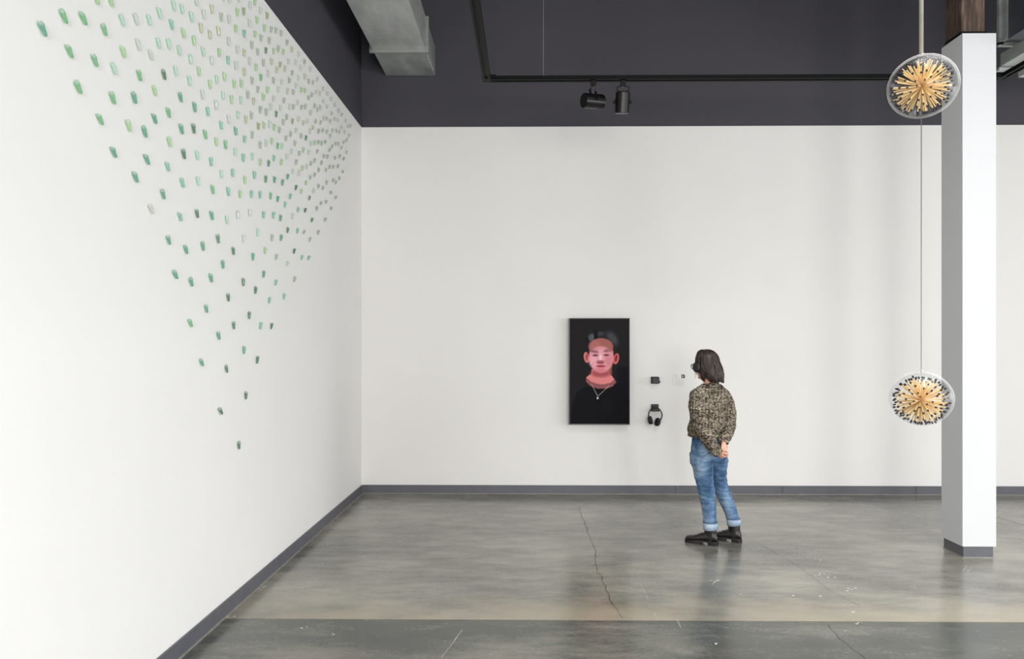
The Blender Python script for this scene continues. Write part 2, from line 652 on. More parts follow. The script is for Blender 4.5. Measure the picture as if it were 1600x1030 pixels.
rail(0, L_ * .5 - .001, 'x').build('rail', M_track, tr)
rail(L_ * .5 + .001, L_, 'x').build('rail', M_track, tr)
o = rail(-4.2, .03, 'y').build('rail', M_track, tr)
o.location = (-.03, 0, .004)
o = rail(-4.2, .03, 'y').build('rail', M_track, tr)
o.location = (L_ + .03, 0, 0)
bevj = bevelled(MB().box(-.07, .05, -.045, .045, -.012, .024).mesh(), .004, 1)
link('corner_joiner', bevj, M_track, tr)
o = link('corner_joiner', bevj, M_track, tr)
o.location = (L_, 0, 0)
for u in (849,):
    q = at_y(u, 118, YT).x - p0.x
    MB().cyl((q, 0, .017), (q, 0, ZC - ZT), .0028, 8).build('cable', M_cable, tr)
    MB().box(q - .03, q + .03, -.02, .02, .017, .023).build('cable_clip', M_cable, tr)
q = at_y(1250, 118, YT).x - p0.x
MB().cyl((-.03, -2.6, .02), (-.03, -2.6, ZC - ZT), .0028, 8).build('cable', M_cable, tr)
MB().cyl((L_ + .03, -2.6, .02), (L_ + .03, -2.6, ZC - ZT), .0028, 8).build('cable', M_cable, tr)
MB().box(-.035, .045, -.03, .03, .017, .022).build('corner_plate', M_cable, tr)


def track_light(u, cu, cv, ax, ln, r, label, yokeax):
    """a can spotlight: adapter on the track, U bracket, can with hood, lens"""
    top = at_y(u, 122, YT)
    t = empty('track_spotlight', (top.x, YT, ZT - .017))
    tag(t, label, 'spotlight', 'black spotlights on the track')
    link('adapter', bevelled(MB().box(-.022, .022, -.02, .02, -.055, 0).mesh(), .003, 1), M_black, t)
    c = at_y(cu, cv, YT) - t.location
    ax = Vector(ax).normalized()
    ya = Vector(yokeax).normalized()
    m = MB()
    a = c + ax * ln / 2      # mouth
    b = c - ax * ln / 2
    m.tube([b + ax * .0, b + ax * .008, a - ax * .004, a, a - ax * .001, a - ax * .05], [r * .86, r, r, r * .97, r * .90, r * .86], 28, cap=True)
    m.build('can', M_black, t, smooth=False)
    MB().tube([a - ax * .052, a - ax * .046], [r * .84, r * .84], 24).build('lens', M_lens, t)
    hub = Vector((0, 0, -.055))
    yk = MB()
    up = -ya.cross(ax)
    rr = r + .008
    for s in (-1, 1):
        yk.tube([hub + Vector((0, 0, .006)), hub + ya * (s * rr * .8) + Vector((0, 0, -.004)), hub * .5 + (c + ya * s * rr) * .5 + Vector((0, 0, .012)), c + ya * (s * rr), c + ya * (s * rr) - Vector((0, 0, .01))], .0065, 8, ref=tuple(ya), flat=1.6)
    yk.build('bracket', M_black, t)
    for s in (-1, 1):
        MB().cyl(c + ya * (s * (rr - .01)), c + ya * (s * (rr + .012)), .012, 10).build('pivot_knob', M_black, t)
    for k in range(3):
        f_ = b + ax * (.02 + .014 * k)
        MB().tube([f_ - ax * .002, f_ + ax * .002], [r * 1.02, r * 1.02], 28).build('cooling_fin', M_black, t)
    return t


track_light(927, 927, 158.5, (-.86, -.42, -.07), .19, .062, 'black can spotlight on the track turned to the left', (-.42, .86, .0))
track_light(973.5, 972.5, 160.5, (-.03, .25, -1), .175, .060, 'black can spotlight on the track pointing straight down', (1, .05, 0))

# ------------------------------------------------------------------ display screen
YS = YB - .075
s0, s1 = at_y(889, 664, YS), at_y(984, 497, YS)
W_, H_ = s1.x - s0.x, s1.z - s0.z
tv = empty('display_screen', ((s0.x + s1.x) / 2, YB, s0.z))
tag(tv, 'upright black wall screen showing a pink lit collaged face', 'screen')
body = MB().box(-W_ / 2, W_ / 2, -.075, -.03, 0, H_).mesh()
link('housing', bevelled(body, .003, 2), M_plastic, tv)
MB().box(-W_ * .32, W_ * .32, -.03, -.008, H_ * .2, H_ * .8).build('rear_cover', M_plastic, tv)
MB().box(-.12, .12, -.008, 0, H_ * .3, H_ * .7).build('wall_bracket', M_black, tv)
bz = MB()
for bx_ in ((-W_ / 2, W_ / 2, 0, .012), (-W_ / 2, W_ / 2, H_ - .008, H_), (-W_ / 2, -W_ / 2 + .007, .012, H_ - .008), (W_ / 2 - .007, W_ / 2, .012, H_ - .008)):
    bz.box(bx_[0], bx_[1], -.079, -.075, bx_[2], bx_[3])
bz.build('bezel', plain('bezel_grey', srgb(48, 48, 48), .35), tv)


def picture():
    nx, nz = 150, 264
    X0, X1, Z0, Z1 = 51., 529., 94., 938.     # picture space (an arbitrary sheet of 490 x 857 units)
    xs_ = np.linspace(X0, X1, nx + 1)
    zs_ = np.linspace(Z1, Z0, nz + 1)
    GX, GY = np.meshgrid(xs_, zs_)
    col_ = np.zeros(GX.shape + (3,))
    bgc = np.array([24, 22, 23.])
    col_[:] = bgc

    def paint(mask, c, a=1.0):
        mm = np.clip(mask, 0, 1)[..., None] * a
        col_[:] = col_ * (1 - mm) + np.array(c, float) * mm

    def ell(cx, cy, rx, ry, soft=.08, rot=0):
        dx, dy = GX - cx, GY - cy
        cr, sr = math.cos(rot), math.sin(rot)
        q = np.sqrt(((dx * cr + dy * sr) / rx) ** 2 + ((-dx * sr + dy * cr) / ry) ** 2)
        return np.clip((1 - q) / soft + .5, 0, 1)

    def rect(x0, x1, y0, y1, s=4):
        return np.clip((GX - x0) / s, 0, 1) * np.clip((x1 - GX) / s, 0, 1) * np.clip((GY - y0) / s, 0, 1) * np.clip((y1 - GY) / s, 0, 1)

    def poly(pts, s=4):
        inside = np.zeros(GX.shape, bool)
        k = len(pts)
        for i in range(k):
            xa, ya_ = pts[i]
            xb, yb_ = pts[(i + 1) % k]
            if ya_ == yb_:
                continue
            cnd = ((GY > min(ya_, yb_)) & (GY <= max(ya_, yb_)) & (GX < (xb - xa) * (GY - ya_) / (yb_ - ya_) + xa))
            inside ^= cnd
        return inside.astype(float)

    def seg(x0, y0, x1, y1, w):
        L2 = (x1 - x0) ** 2 + (y1 - y0) ** 2
        t = np.clip(((GX - x0) * (x1 - x0) + (GY - y0) * (y1 - y0)) / L2, 0, 1)
        d = np.hypot(GX - x0 - t * (x1 - x0), GY - y0 - t * (y1 - y0))
        return np.clip((w - d) / 2 + .5, 0, 1)

    paint(rect(415, 540, 470, 960, 30), (8, 9, 15))
    paint(poly([(180, 640), (110, 680), (70, 800), (60, 938), (540, 938), (530, 760), (470, 660), (425, 620)]), (5, 4, 6))
    paint(rect(300, 400, 720, 860, 20), (13, 10, 14), .7)
    # hair
    paint(ell(318, 300, 118, 105, .12), (30, 30, 33))
    paint(ell(228, 243, 26, 30, .6, .5), (86, 92, 98), .8)
    paint(ell(395, 250, 34, 60, .8, -.6), (66, 68, 72), .8)
    paint(ell(300, 215, 26, 16, .8), (70, 66, 66), .7)
    paint(rect(245, 276, 188, 262, 3), (6, 6, 7))
    paint(rect(178, 202, 246, 284, 3), (8, 8, 9))
    # ears
    paint(ell(186, 405, 21, 44, .15, -.15), (198, 112, 108))
    paint(ell(190, 402, 11, 28, .3), (150, 66, 66), .9)
    paint(ell(425, 416, 22, 45, .15, .2), (196, 96, 96))
    paint(ell(424, 412, 11, 30, .3, .2), (112, 34, 42), .9)
    # neck and shoulders
    paint(poly([(228, 500), (378, 500), (384, 545), (410, 580), (384, 606), (330, 620), (280, 618), (222, 600), (185, 565), (224, 535)]), (206, 122, 120))
    paint(poly([(362, 480), (390, 470), (388, 552), (372, 540)]), (128, 76, 62))
    crescent = poly([(185, 565), (222, 600), (280, 618), (330, 620), (384, 606), (410, 580), (427, 605), (395, 638), (350, 655), (270, 655), (215, 632), (183, 598)])
    paint(crescent, (132, 78, 80))
    # face
    paint(ell(302, 530, 80, 34, .6), (150, 70, 74), .9)
    paint(ell(306, 396, 99, 134, .05), (200, 118, 124))
    paint(ell(303, 322, 98, 72, .1), (150, 88, 82))
    paint(ell(255, 310, 44, 40, .8), (172, 104, 98), .6)
    paint(ell(303, 418, 97, 102, .2), (206, 138, 146))
    paint(ell(250, 430, 40, 46, .9), (222, 164, 172), .7)
    paint(ell(368, 432, 30, 44, .9), (196, 118, 122), .7)
    paint(poly([(290, 330), (330, 336), (345, 375), (322, 430), (282, 430), (276, 375)]), (216, 152, 160), .7)
    paint(ell(300, 510, 52, 14, .8), (190, 104, 110), .6)
    
    # brows and eyes
    paint(ell(250, 358, 32, 10, .7, .15), (116, 76, 92), .8)
    paint(ell(352, 352, 30, 12, .7, -.1), (130, 82, 84), .7)
    paint(ell(258, 388, 25, 10, .6), (150, 92, 104), .9)
    paint(ell(258, 388, 18, 5, .6), (60, 34, 46), .9)
    paint(ell(346, 386, 26, 10, .6), (156, 96, 104), .9)
    paint(ell(346, 386, 18, 5, .6), (64, 36, 44), .9)
    paint(seg(352, 340, 338, 362, 2), (74, 44, 48), .7)
    # nose, mouth
    paint(ell(300, 405, 12, 26, .9), (232, 190, 198), .8)
    paint(ell(298, 440, 30, 12, .6), (150, 76, 84), .9)
    paint(rect(270, 326, 446, 456, 3), (92, 30, 38), .8)
    paint(ell(302, 472, 34, 9, .5), (170, 74, 82), .9)
    paint(ell(302, 478, 38, 3.5, .6), (104, 24, 34))
    paint(ell(304, 490, 30, 8, .6), (212, 108, 116), .9)
    # cut edges of the collage
    for a in ((205, 350, 300, 336), (300, 336, 408, 352), (225, 470, 275, 430), (330, 430, 388, 470), (275, 330, 275, 470)):
        paint(seg(*a, 1.2), (146, 80, 88), .55)
    # necklace
    paint(seg(228, 622, 277, 718, 1.7), (184, 180, 168), .9)
    paint(seg(277, 718, 368, 632, 1.7), (184, 180, 168), .9)
    paint(rect(268, 285, 722, 741, 3), (196, 196, 190))
    c = np.clip(col_, 0, 255) / 255
    lin = np.where(c <= .04045, c / 12.92, ((c + .055) / 1.055) ** 2.4)
    vs = []
    for i in range(nz + 1):
        z = .012 + (H_ - .02) * i / nz
        for j in range(nx + 1):
            vs.append((-W_ / 2 + .007 + (W_ - .014) * j / nx, 0, z))
    fs = [(i * (nx + 1) + j, i * (nx + 1) + j + 1, (i + 1) * (nx + 1) + j + 1, (i + 1) * (nx + 1) + j) for i in range(nz) for j in range(nx)]
    me = bpy.data.meshes.new('picture')
    me.from_pydata(vs, [], fs)
    at = me.color_attributes.new('picture', 'FLOAT_COLOR', 'POINT')
    buf = np.ones((len(vs), 4))
    buf[:, :3] = lin.reshape(-1, 3)
    at.data.foreach_set('color', buf.ravel())
    m, nt, bs = new_mat('screen_picture')
    a = N(nt, 'ShaderNodeAttribute', attribute_name='picture')
    bs.inputs['Base Color'].default_value = (.004, .004, .005, 1)
    bs.inputs['Roughness'].default_value = .45
    bs.inputs['Specular IOR Level'].default_value = .04
    nt.links.new(a.outputs['Color'], bs.inputs['Emission Color'])
    bs.inputs['Emission Strength'].default_value = 1.0
    o = link('picture', me, m, tv)
    o.location = (0, -.0765, 0)
    o['label'] = 'glowing portrait picture with a necklace'


picture()


# ------------------------------------------------------------------ headphones and their wall hooks
def hook(u, v, label, knob):
    p = at_y(u, v, YB)
    t = empty('headphone_hook', (p.x, YB, p.z))
    tag(t, label, 'hook')
    link('back_plate', bevelled(MB().box(-.042, .042, -.012, 0, -.038, .038).mesh(), .006, 2), M_plastic, t)
    m = MB()
    rings = []
    for (y_, z_, th) in ((0, -.029, .008), (-.03, -.030, .008), (-.055, -.029, .007), (-.062, -.026, .006)):
        rings.append([(-.034, y_ - .0, z_ - th), (.034, y_, z_ - th), (.034, y_ - .0, z_ + th), (-.034, y_, z_ + th)])
    m.loft(rings)
    link('arm', bevelled(m.mesh(), .002, 1), M_plastic, t)
    link('front_lip', bevelled(MB().box(-.040, .040, -.068, -.058, -.038, .034 if knob else -.006).mesh(), .005, 2), M_plastic, t)
    if knob:
        MB().cyl((.036, -.035, -.018), (.056, -.035, -.018), .008, 10).build('screw_knob', M_plastic, t)
    return t


hook(1023, 594, 'small black hook on the wall with nothing hung on it', True)
hook(1023, 637, 'small black wall hook holding up the hanging headphones', False)


def headphones(t, arcpts, ref, cups, w=.009, label=None):
    MB().tube(arcpts, w, 10, ref=ref, flat=.6).build('headband', M_plastic, t, smooth=True)
    n_ = len(arcpts)
    MB().tube(arcpts[n_ // 2 - 4:n_ // 2 + 5], w * 1.25, 10, ref=ref, flat=.75).build('headband_pad', M_pad, t, smooth=True)
    for (c, ax, upv, ra, rb) in cups:
        ax = Vector(ax).normalized()
        upv = Vector(upv)
        upv = (upv - ax * upv.dot(ax)).normalized()
        sd = ax.cross(upv)

        def disc(mb, prof_):
            rings = [[Vector(c) + ax * d + upv * (ra * s * math.cos(2 * PI * k / 24)) + sd * (rb * s * math.sin(2 * PI * k / 24)) for k in range(24)] for d, s in prof_]
            mb.loft(rings)
            return mb
        shell = disc(MB(), [(-.020, .45), (-.019, .72), (-.014, .92), (-.004, 1.0), (.004, 1.0)]).build('ear_cup', M_plastic, t, smooth=True)
        disc(MB(), [(.004, .95), (.008, 1.04), (.016, 1.04), (.022, .9), (.022, .55), (.014, .5)]).build('ear_pad', M_pad, shell, smooth=True)


hp_c = at_y(1023.5, 650, YB - .037)
hp = empty('headphones', (hp_c.x, YB - .037, hp_c.z))
tag(hp, 'black over ear headphones hanging from the lower hook by the screen', 'headphones')
arc = []
for k in range(25):
    a = math.radians(-38 + 256 * k / 24)
    arc.append((math.cos(a) * .074 + .003, 0, math.sin(a) * .078 + .006))
arc[0] = (.055, 0, -.050)
headphones(hp, arc, (0, 1, 0), [((.030, -.006, -.068), (-.75, -.35, .25), (.25, 0, 1), .045, .034), ((-.056, -.006, -.048), (.85, -.35, .2), (-.2, 0, 1), .045, .034)], .0105)

# wall label
wl = at_y(1062, 594, YB)
lb = empty('wall_label', (wl.x, YB, wl.z))
tag(lb, 'white printed caption card on the wall between hook and woman', 'label')
M_card = plain('caption_card', srgb(228, 227, 224), .6, var=.004)
MB().box(-.075, .075, -.003, 0, -.075, .075).build('card', M_card, lb)
M_ink = plain('grey_print', srgb(188, 187, 184), .7)
M_ink2 = plain('black_print', srgb(48, 47, 44), .6)
M_panel = plain('pale_print_panel', srgb(222, 221, 219), .7, var=.004)
tx = MB()
for z, x0, x1 in ((.058, -.062, -.018), (.046, -.062, -.022), (.034, -.062, -.010), (.022, -.055, .0)):
    x = x0
    while x < x1:
        w_ = random.uniform(.004, .009)
        tx.box(x, min(x + w_, x1), -.0036, -.003, z - .0015, z + .0015)
        x += w_ + .0025
tx.build('printed_lines', M_ink, lb)['kind'] = 'stuff'
MB().box(-.055, .045, -.0034, -.003, -.062, .010).build('text_panel', M_panel, lb)
tx = MB()
for r_ in range(9):
    x = -.052
    z = .004 - r_ * .0075
    while x < (.040 if r_ < 8 else .0):
        w_ = random.uniform(.003, .008)
        tx.box(x, min(x + w_, .042), -.0038, -.0034, z - .0009, z + .0009)
        x += w_ + .002
tx.build('body_print', plain('faint_print', srgb(212, 211, 209), .7), lb)['kind'] = 'stuff'
# small black square with a pale upright mark in it
sq = MB().add([(.018, -.0045, .022), (.056, -.0045, .022), (.056, -.0045, .052), (.046, -.0045, .062), (.018, -.0045, .062)], [(0, 1, 2, 3, 4)])
sq.build('emblem', M_ink2, lb)
em = MB().add([(.027, -.005, .030), (.035, -.005, .030), (.040, -.005, .036), (.040, -.005, .048), (.035, -.005, .054), (.027, -.005, .054)], [(0, 1, 2, 3, 4, 5)])
em.build('emblem_mark', plain('pale_print', srgb(190, 190, 186), .6), lb)

# ------------------------------------------------------------------ glass pods on the left wall
POD_COL = {
    'T': ((106, 168, 142), 'teal green'), 'D': ((90, 134, 104), 'bottle green'), 'G': ((126, 182, 138), 'clear green'),
    'g': ((108, 154, 116), 'mid green'), 't': ((142, 190, 172), 'light teal'), 'L': ((172, 200, 160), 'leaf green'),
    'Y': ((188, 192, 166), 'pale olive'), 'O': ((160, 174, 138), 'olive green'), 'P': ((194, 200, 195), 'smoky clear'),
    'q': ((178, 205, 190), 'pale green'), 'k': ((174, 184, 172), 'grey green'), 'K': ((138, 145, 136), 'slate green')}
POD_TILES = {
    (40, 0): "213,360,T 475,205,G 717,230,G 978,370,G 548,637,G 862,752,G 880,-22,L 1055,5,L 1197,250,q 1370,240,P 1531,247,q 1398,555,P 1210,643,L 1096,848,q 1412,935,G 1553,680,P",
    (200, 0): "390,162,q 567,70,q 670,113,q 785,210,q 845,10,P 543,305,t 688,410,L 940,180,P 1040,112,Y 903,345,Y 1016,430,Y 818,505,L 380,535,q 503,542,q 635,625,q 775,732,q 932,640,q 1037,750,P 1132,650,L 1120,385,Y 1155,207,k 1250,235,P 1355,148,L 1435,140,O 1510,65,P 1255,-15,P 1375,-25,P 1180,-45,P 1335,350,L 1440,415,t 1505,285,P 1245,512,P 1355,615,P 1440,655,Y 1532,555,k 1240,745,t 1338,812,P 1505,757,P 1440,890,Y 1195,950,L 880,885,L 592,880,q 448,925,D 288,680,P",
    (380, 0): "145,22,L 213,127,P 297,192,O 173,247,L 150,420,L 263,347,L 222,472,k 350,365,k 407,375,k 470,410,k 322,500,k 182,642,k 283,625,g 378,632,Y 435,603,k 498,642,L 545,525,k 603,613,Y 687,672,P 158,832,L 250,775,k 350,762,Y 460,800,O 415,865,Y 518,850,Y 563,760,P 648,770,P 760,765,k 715,840,P 832,855,P 607,905,k 310,908,P 220,958,G 685,965,P 763,948,Y 918,980,k",
    (100, 110): "178,210,G 452,607,G 605,343,G 873,340,T 803,685,L 1000,760,T 1125,250,L 1125,598,T 1555,130,q 1445,333,T 1297,525,G 1455,727,T 1307,885,L",
    (240, 110): "605,300,P 700,175,L 783,115,q 998,168,L 1088,162,L 1220,125,k 1487,125,k 1293,235,k 1410,242,L 1545,232,P 1360,330,L 1487,348,P 1168,302,k 862,312,q 965,362,L 1083,370,q 1240,382,Y 1322,485,k 1395,515,k 1448,447,P 1570,465,P 1520,540,g 773,430,P 673,510,t 510,455,T 497,722,D 640,795,G 838,680,t 932,608,P 1048,553,q 1143,608,Y 1213,560,k 1018,752,T 1127,850,t 1223,798,k 1298,690,O 1367,682,Y 1435,665,P 1495,705,L 1560,737,k 778,885,L 892,920,G 1322,922,k 1393,900,P 1463,875,L 1538,937,G",
    (400, 110): "323,145,P 412,122,k 653,135,k 707,152,k 498,190,P 562,242,L 607,250,L 390,260,Y 462,270,k 653,340,k 692,302,k 747,270,k 793,287,P 830,232,k 882,290,k 348,372,k 515,400,P 418,452,P 465,452,k 565,458,k 610,450,k 727,440,k 765,485,Y 797,460,P 835,387,P 880,450,P 930,357,P 975,428,k 677,525,Y 937,535,P 1025,505,k 1063,550,k 383,577,k 337,640,k 453,630,O 527,603,P 588,652,Y 637,628,P 738,635,k 800,648,k 840,597,q 880,600,k 920,632,P 975,603,k 1015,620,K 1110,625,k 708,710,Y 670,755,P 775,755,P 828,745,P 878,762,Y 950,747,K 998,750,K 1033,765,P 1062,705,P 1097,765,P 1140,697,k 1173,690,K 497,745,P 430,790,k 373,842,k 560,812,k 620,838,g 483,905,k 683,905,q 728,900,L 775,890,P 815,905,P 860,885,P 920,815,K 985,912,L 1020,912,k 1085,893,K 1125,865,P 1155,812,k 945,945,k 1060,960,K 913,988,K 587,985,L 325,935,q",
    (160, 220): "145,142,T 553,232,T 412,450,T 811,320,t 753,662,T 605,845,P 993,522,t 1008,165,D 1175,178,q 1347,258,t 1478,412,q 1185,500,q 1367,605,G 1560,632,t 967,942,t 1175,902,D 1355,925,T 1543,980,q",
    (320, 220): "375,138,q 477,210,t 590,195,q 688,265,L 793,282,g 857,218,t 948,265,L 1015,197,P 1075,132,P 1172,155,k 1290,143,P 1393,137,k 1475,193,P 1520,197,P 1132,265,k 1315,280,k 1362,248,q 1447,275,P 1208,342,L 1262,322,P 1090,382,P 1167,403,P 1027,445,T 963,517,T 863,482,T 755,475,g 615,425,t 498,487,L 345,398,t 438,662,L 578,662,t 685,668,t 817,685,G 905,720,T 1060,687,t 995,788,t 1130,580,D 1197,628,L 1257,522,L 1307,455,k 1362,422,P 1412,365,G 1502,363,G 1547,325,k 1408,567,k 1465,587,k 1510,520,k 1350,620,P 1297,710,K 1440,775,k 1503,760,P 1562,645,P 1388,840,k 1245,862,D 1157,852,t 1328,982,g 1492,980,L 1088,938,P 938,957,T 850,922,t 728,917,t 558,892,P 408,917,P 1567,840,P",
    (400, 220): "1122,145,k 980,212,k 1037,195,K 1088,222,K 958,325,k 1015,315,k 1075,385,O 1033,467,P 955,492,P 990,518,k 990,703,k",
    (220, 340): "348,280,T 562,397,T 770,355,T 957,265,g 1273,262,P 1450,185,q 1148,415,D 1390,485,T 1540,408,L 1018,580,T 430,707,T 625,798,T 870,750,T 1523,700,T 1270,800,D 1422,900,D",
    (380, 340): "358,252,k 470,250,T 553,157,g 673,165,t 757,178,k 828,270,k 930,185,q 633,415,D 727,497,t 813,500,t 412,487,k 547,572,q 638,765,k 407,805,t 507,978,t",
    (260, 460): "768,38,D 497,178,T 300,355,G 1277,75,t 1027,260,D 835,385,D 1168,388,t 1303,395,D 648,512,T 963,690,T 440,845,T 747,925,D 1127,812,D",
    (280, 580): "827,302,D 515,495,D 740,920,D"}


def pod_material(code):
    c, _ = POD_COL[code]
    r, g, b, _a = srgb(*c)
    m, nt, bs = new_mat('green_glass_' + _.replace(' ', '_'))
    n_ = noise_tex(nt, coords(nt), 38, 3)
    k = 1.12
    up_ = lambda q: min(.86, q * 1.12 + .05)
    c0 = (up_(r * .86), up_(g * .9), up_(b * .86), 1)
    c1 = (up_(r * k), up_(g * k), up_(b * k), 1)
    body = ramp(nt, n_, [(.35, c0), (.65, c1)])
    tc = N(nt, 'ShaderNodeTexCoord')            # the hollow head is thinner, paler glass
    sp_ = N(nt, 'ShaderNodeSeparateXYZ')
    nt.links.new(tc.outputs['Generated'], sp_.inputs[0])
    thin = ramp(nt, sp_.outputs[2], [(.66, (0, 0, 0, 1)), (.86, (.6, .6, .6, 1))])
    nt.links.new(mixc(nt, body, (.78, .84, .79, 1), thin), bs.inputs['Base Color'])
    bs.inputs['Roughness'].default_value = .12
    bs.inputs['Specular IOR Level'].default_value = .5
    bs.inputs['Coat Weight'].default_value = .2
    tb = N(nt, 'ShaderNodeBsdfTransparent')
    tb.inputs[0].default_value = (min(.97, r * 1.1 + .3), min(.98, g * 1.1 + .3), min(.97, b * 1.1 + .3), 1)
    lw = N(nt, 'ShaderNodeLayerWeight')
    lw.inputs[0].default_value = .35
    f_ = ramp(nt, lw.outputs['Facing'], [(0, (.5, .5, .5, 1)), (.8, (.85, .85, .85, 1))])
    mx = N(nt, 'ShaderNodeMixShader')
    nt.links.new(f_, mx.inputs[0])
    nt.links.new(tb.outputs[0], mx.inputs[1])
    nt.links.new(bs.outputs[0], mx.inputs[2])
    nt.links.new(mx.outputs[0], nt.nodes['Material Output'].inputs[0])
    return m


POD_MAT = {k: pod_material(k) for k in POD_COL}


def pod_mesh(seed):
    """a cast glass pod: broad scooped head, narrowing to a blunt foot; z up, x out of the wall, y along it"""
    rs = random.Random(seed)
    st = [(-.0300, .0035, .0030, .006), (-.0285, .0062, .0055, .007), (-.020, .0078, .0070, .0085), (-.004, .0092, .0082, .0095), (.008, .0110, .0092, .0105),
          (.018, .0128, .0104, .0115), (.0245, .0125, .0104, .0115), (.0290, .0098, .0082, .0115), (.0300, .0078, .0062, .0115), (.0250, .0060, .0046, .0125), (.0190, .0035, .0028, .0130)]
    rings = []
    lean = rs.uniform(-.001, .001)
    n_ = 10
    wob = [rs.uniform(.92, 1.08) for _ in range(n_)]
    for (z, w, t, xo) in [(z_, w_ * .84, t_ * .90, x_ * .88) for z_, w_, t_, x_ in st]:
        ring = []
        for k in range(n_):
            a = 2 * PI * k / n_
            q = wob[k] * rs.uniform(.97, 1.03)
            zz = z + (.0035 * math.sin(a * 1 + seed) if z > .024 else 0)
            ring.append((xo + .0016 - z * .09 + math.sin(a) * t * q, math.cos(a) * w * q + lean * z * 30, zz * .84))
        rings.append(ring)
    me = MB().loft(rings).mesh('glass_pod')
    me.polygons.foreach_set('use_smooth', [True] * len(me.polygons))
    return me


POD_BASE = [pod_mesh(s) for s in range(5)]
POD_ME = {}
pods = []
for (ox, oy), txt in POD_TILES.items():
    for it in txt.split():
        a, b, c = it.split(',')
        u, v = ox + float(a) / 7.925, oy + float(b) / 7.925
        if all(math.hypot(u - p[0], v - p[1]) > 2.6 for p in pods):
            pods.append((u, v, c))
tip = at_x(374, 742, XL)
pods.sort(key=lambda p: at_x(p[0], p[1], XL).y)
SPECIAL = {}
low = sorted(pods, key=lambda p: -p[1])
SPECIAL[low[0]] = 'lowest dark green glass pod, alone at the tip of the wall cluster'
SPECIAL[low[1]] = 'dark green glass pod on left wall, second lowest of the cluster'
SPECIAL[low[2]] = 'dark green glass pod with pale top, third lowest of the cluster'
SPECIAL[min(pods, key=lambda p: p[0])] = 'leftmost teal glass pod at the top left of the photo'
rest = MB()
ORD = ['first', 'second', 'third', 'fourth', 'fifth', 'sixth', 'seventh', 'eighth', 'ninth', 'tenth', 'eleventh', 'twelfth', 'thirteenth', 'fourteenth', 'fifteenth', 'sixteenth',
       'seventeenth', 'eighteenth', 'nineteenth', 'twentieth']
ZONES = [(45, 'topmost'), (90, 'top'), (135, 'upper'), (185, 'high middle'), (240, 'middle'), (310, 'low middle'), (420, 'lower'), (2000, 'bottom')]
zone = lambda v: next(n for z, n in ZONES if v < z)
LAB = {}
for i, (u, v, c) in enumerate(pods[:300]):
    LAB.setdefault((c, zone(v)), []).append((u, v, c))
NAME = {}
for (c, z), lst in LAB.items():
    for j, q in enumerate(sorted(lst)):
        NAME[q] = '%s glass pod, %s from left of its shade in the %s band' % (POD_COL[c][1], ORD[j], z)
for i, (u, v, c) in enumerate(pods):
    P = at_x(u, v, XL + .010)
    dy, dz = tip.y - P.y, tip.z - P.z
    tilt = math.atan2(dy, -dz) + random.uniform(-.08, .08)      # head turned away from the tip of the cluster
    k = 1.0 + random.uniform(-.05, .05)
    me0 = POD_BASE[(i * 7) % 5]
    R_ = Matrix.Rotation(tilt, 4, 'X')
    if i < 300:
        key = ((i * 7) % 5, c)
        if key not in POD_ME:
            q = me0.copy()
            q.materials.append(POD_MAT[c])
            POD_ME[key] = q
        o = bpy.data.objects.new('glass_pod', POD_ME[key])
        C.objects.link(o)
        o.location = (XL + .001, P.y, P.z)
        o.rotation_euler = (tilt, 0, 0)
        o.scale = (k, k, k)
        lab = SPECIAL.get((u, v, c)) or NAME[(u, v, c)]
        tag(o, lab, 'glass pod', 'glass pods fixed on the white left wall')
    else:
        Mx = Matrix.Translation((XL + .001, P.y, P.z)) @ R_ @ Matrix.Scale(k, 4)
        rest.add([Mx @ w.co for w in me0.vertices], [tuple(f.vertices) for f in me0.polygons])
rest_o = rest.build('glass_pods', POD_MAT['k'], None, 'stuff', True)
tag(rest_o, 'tiny far glass pods crowded beside the room corner on left wall', 'glass pods', 'glass pods fixed on the white left wall')
print('PODS', len(pods))
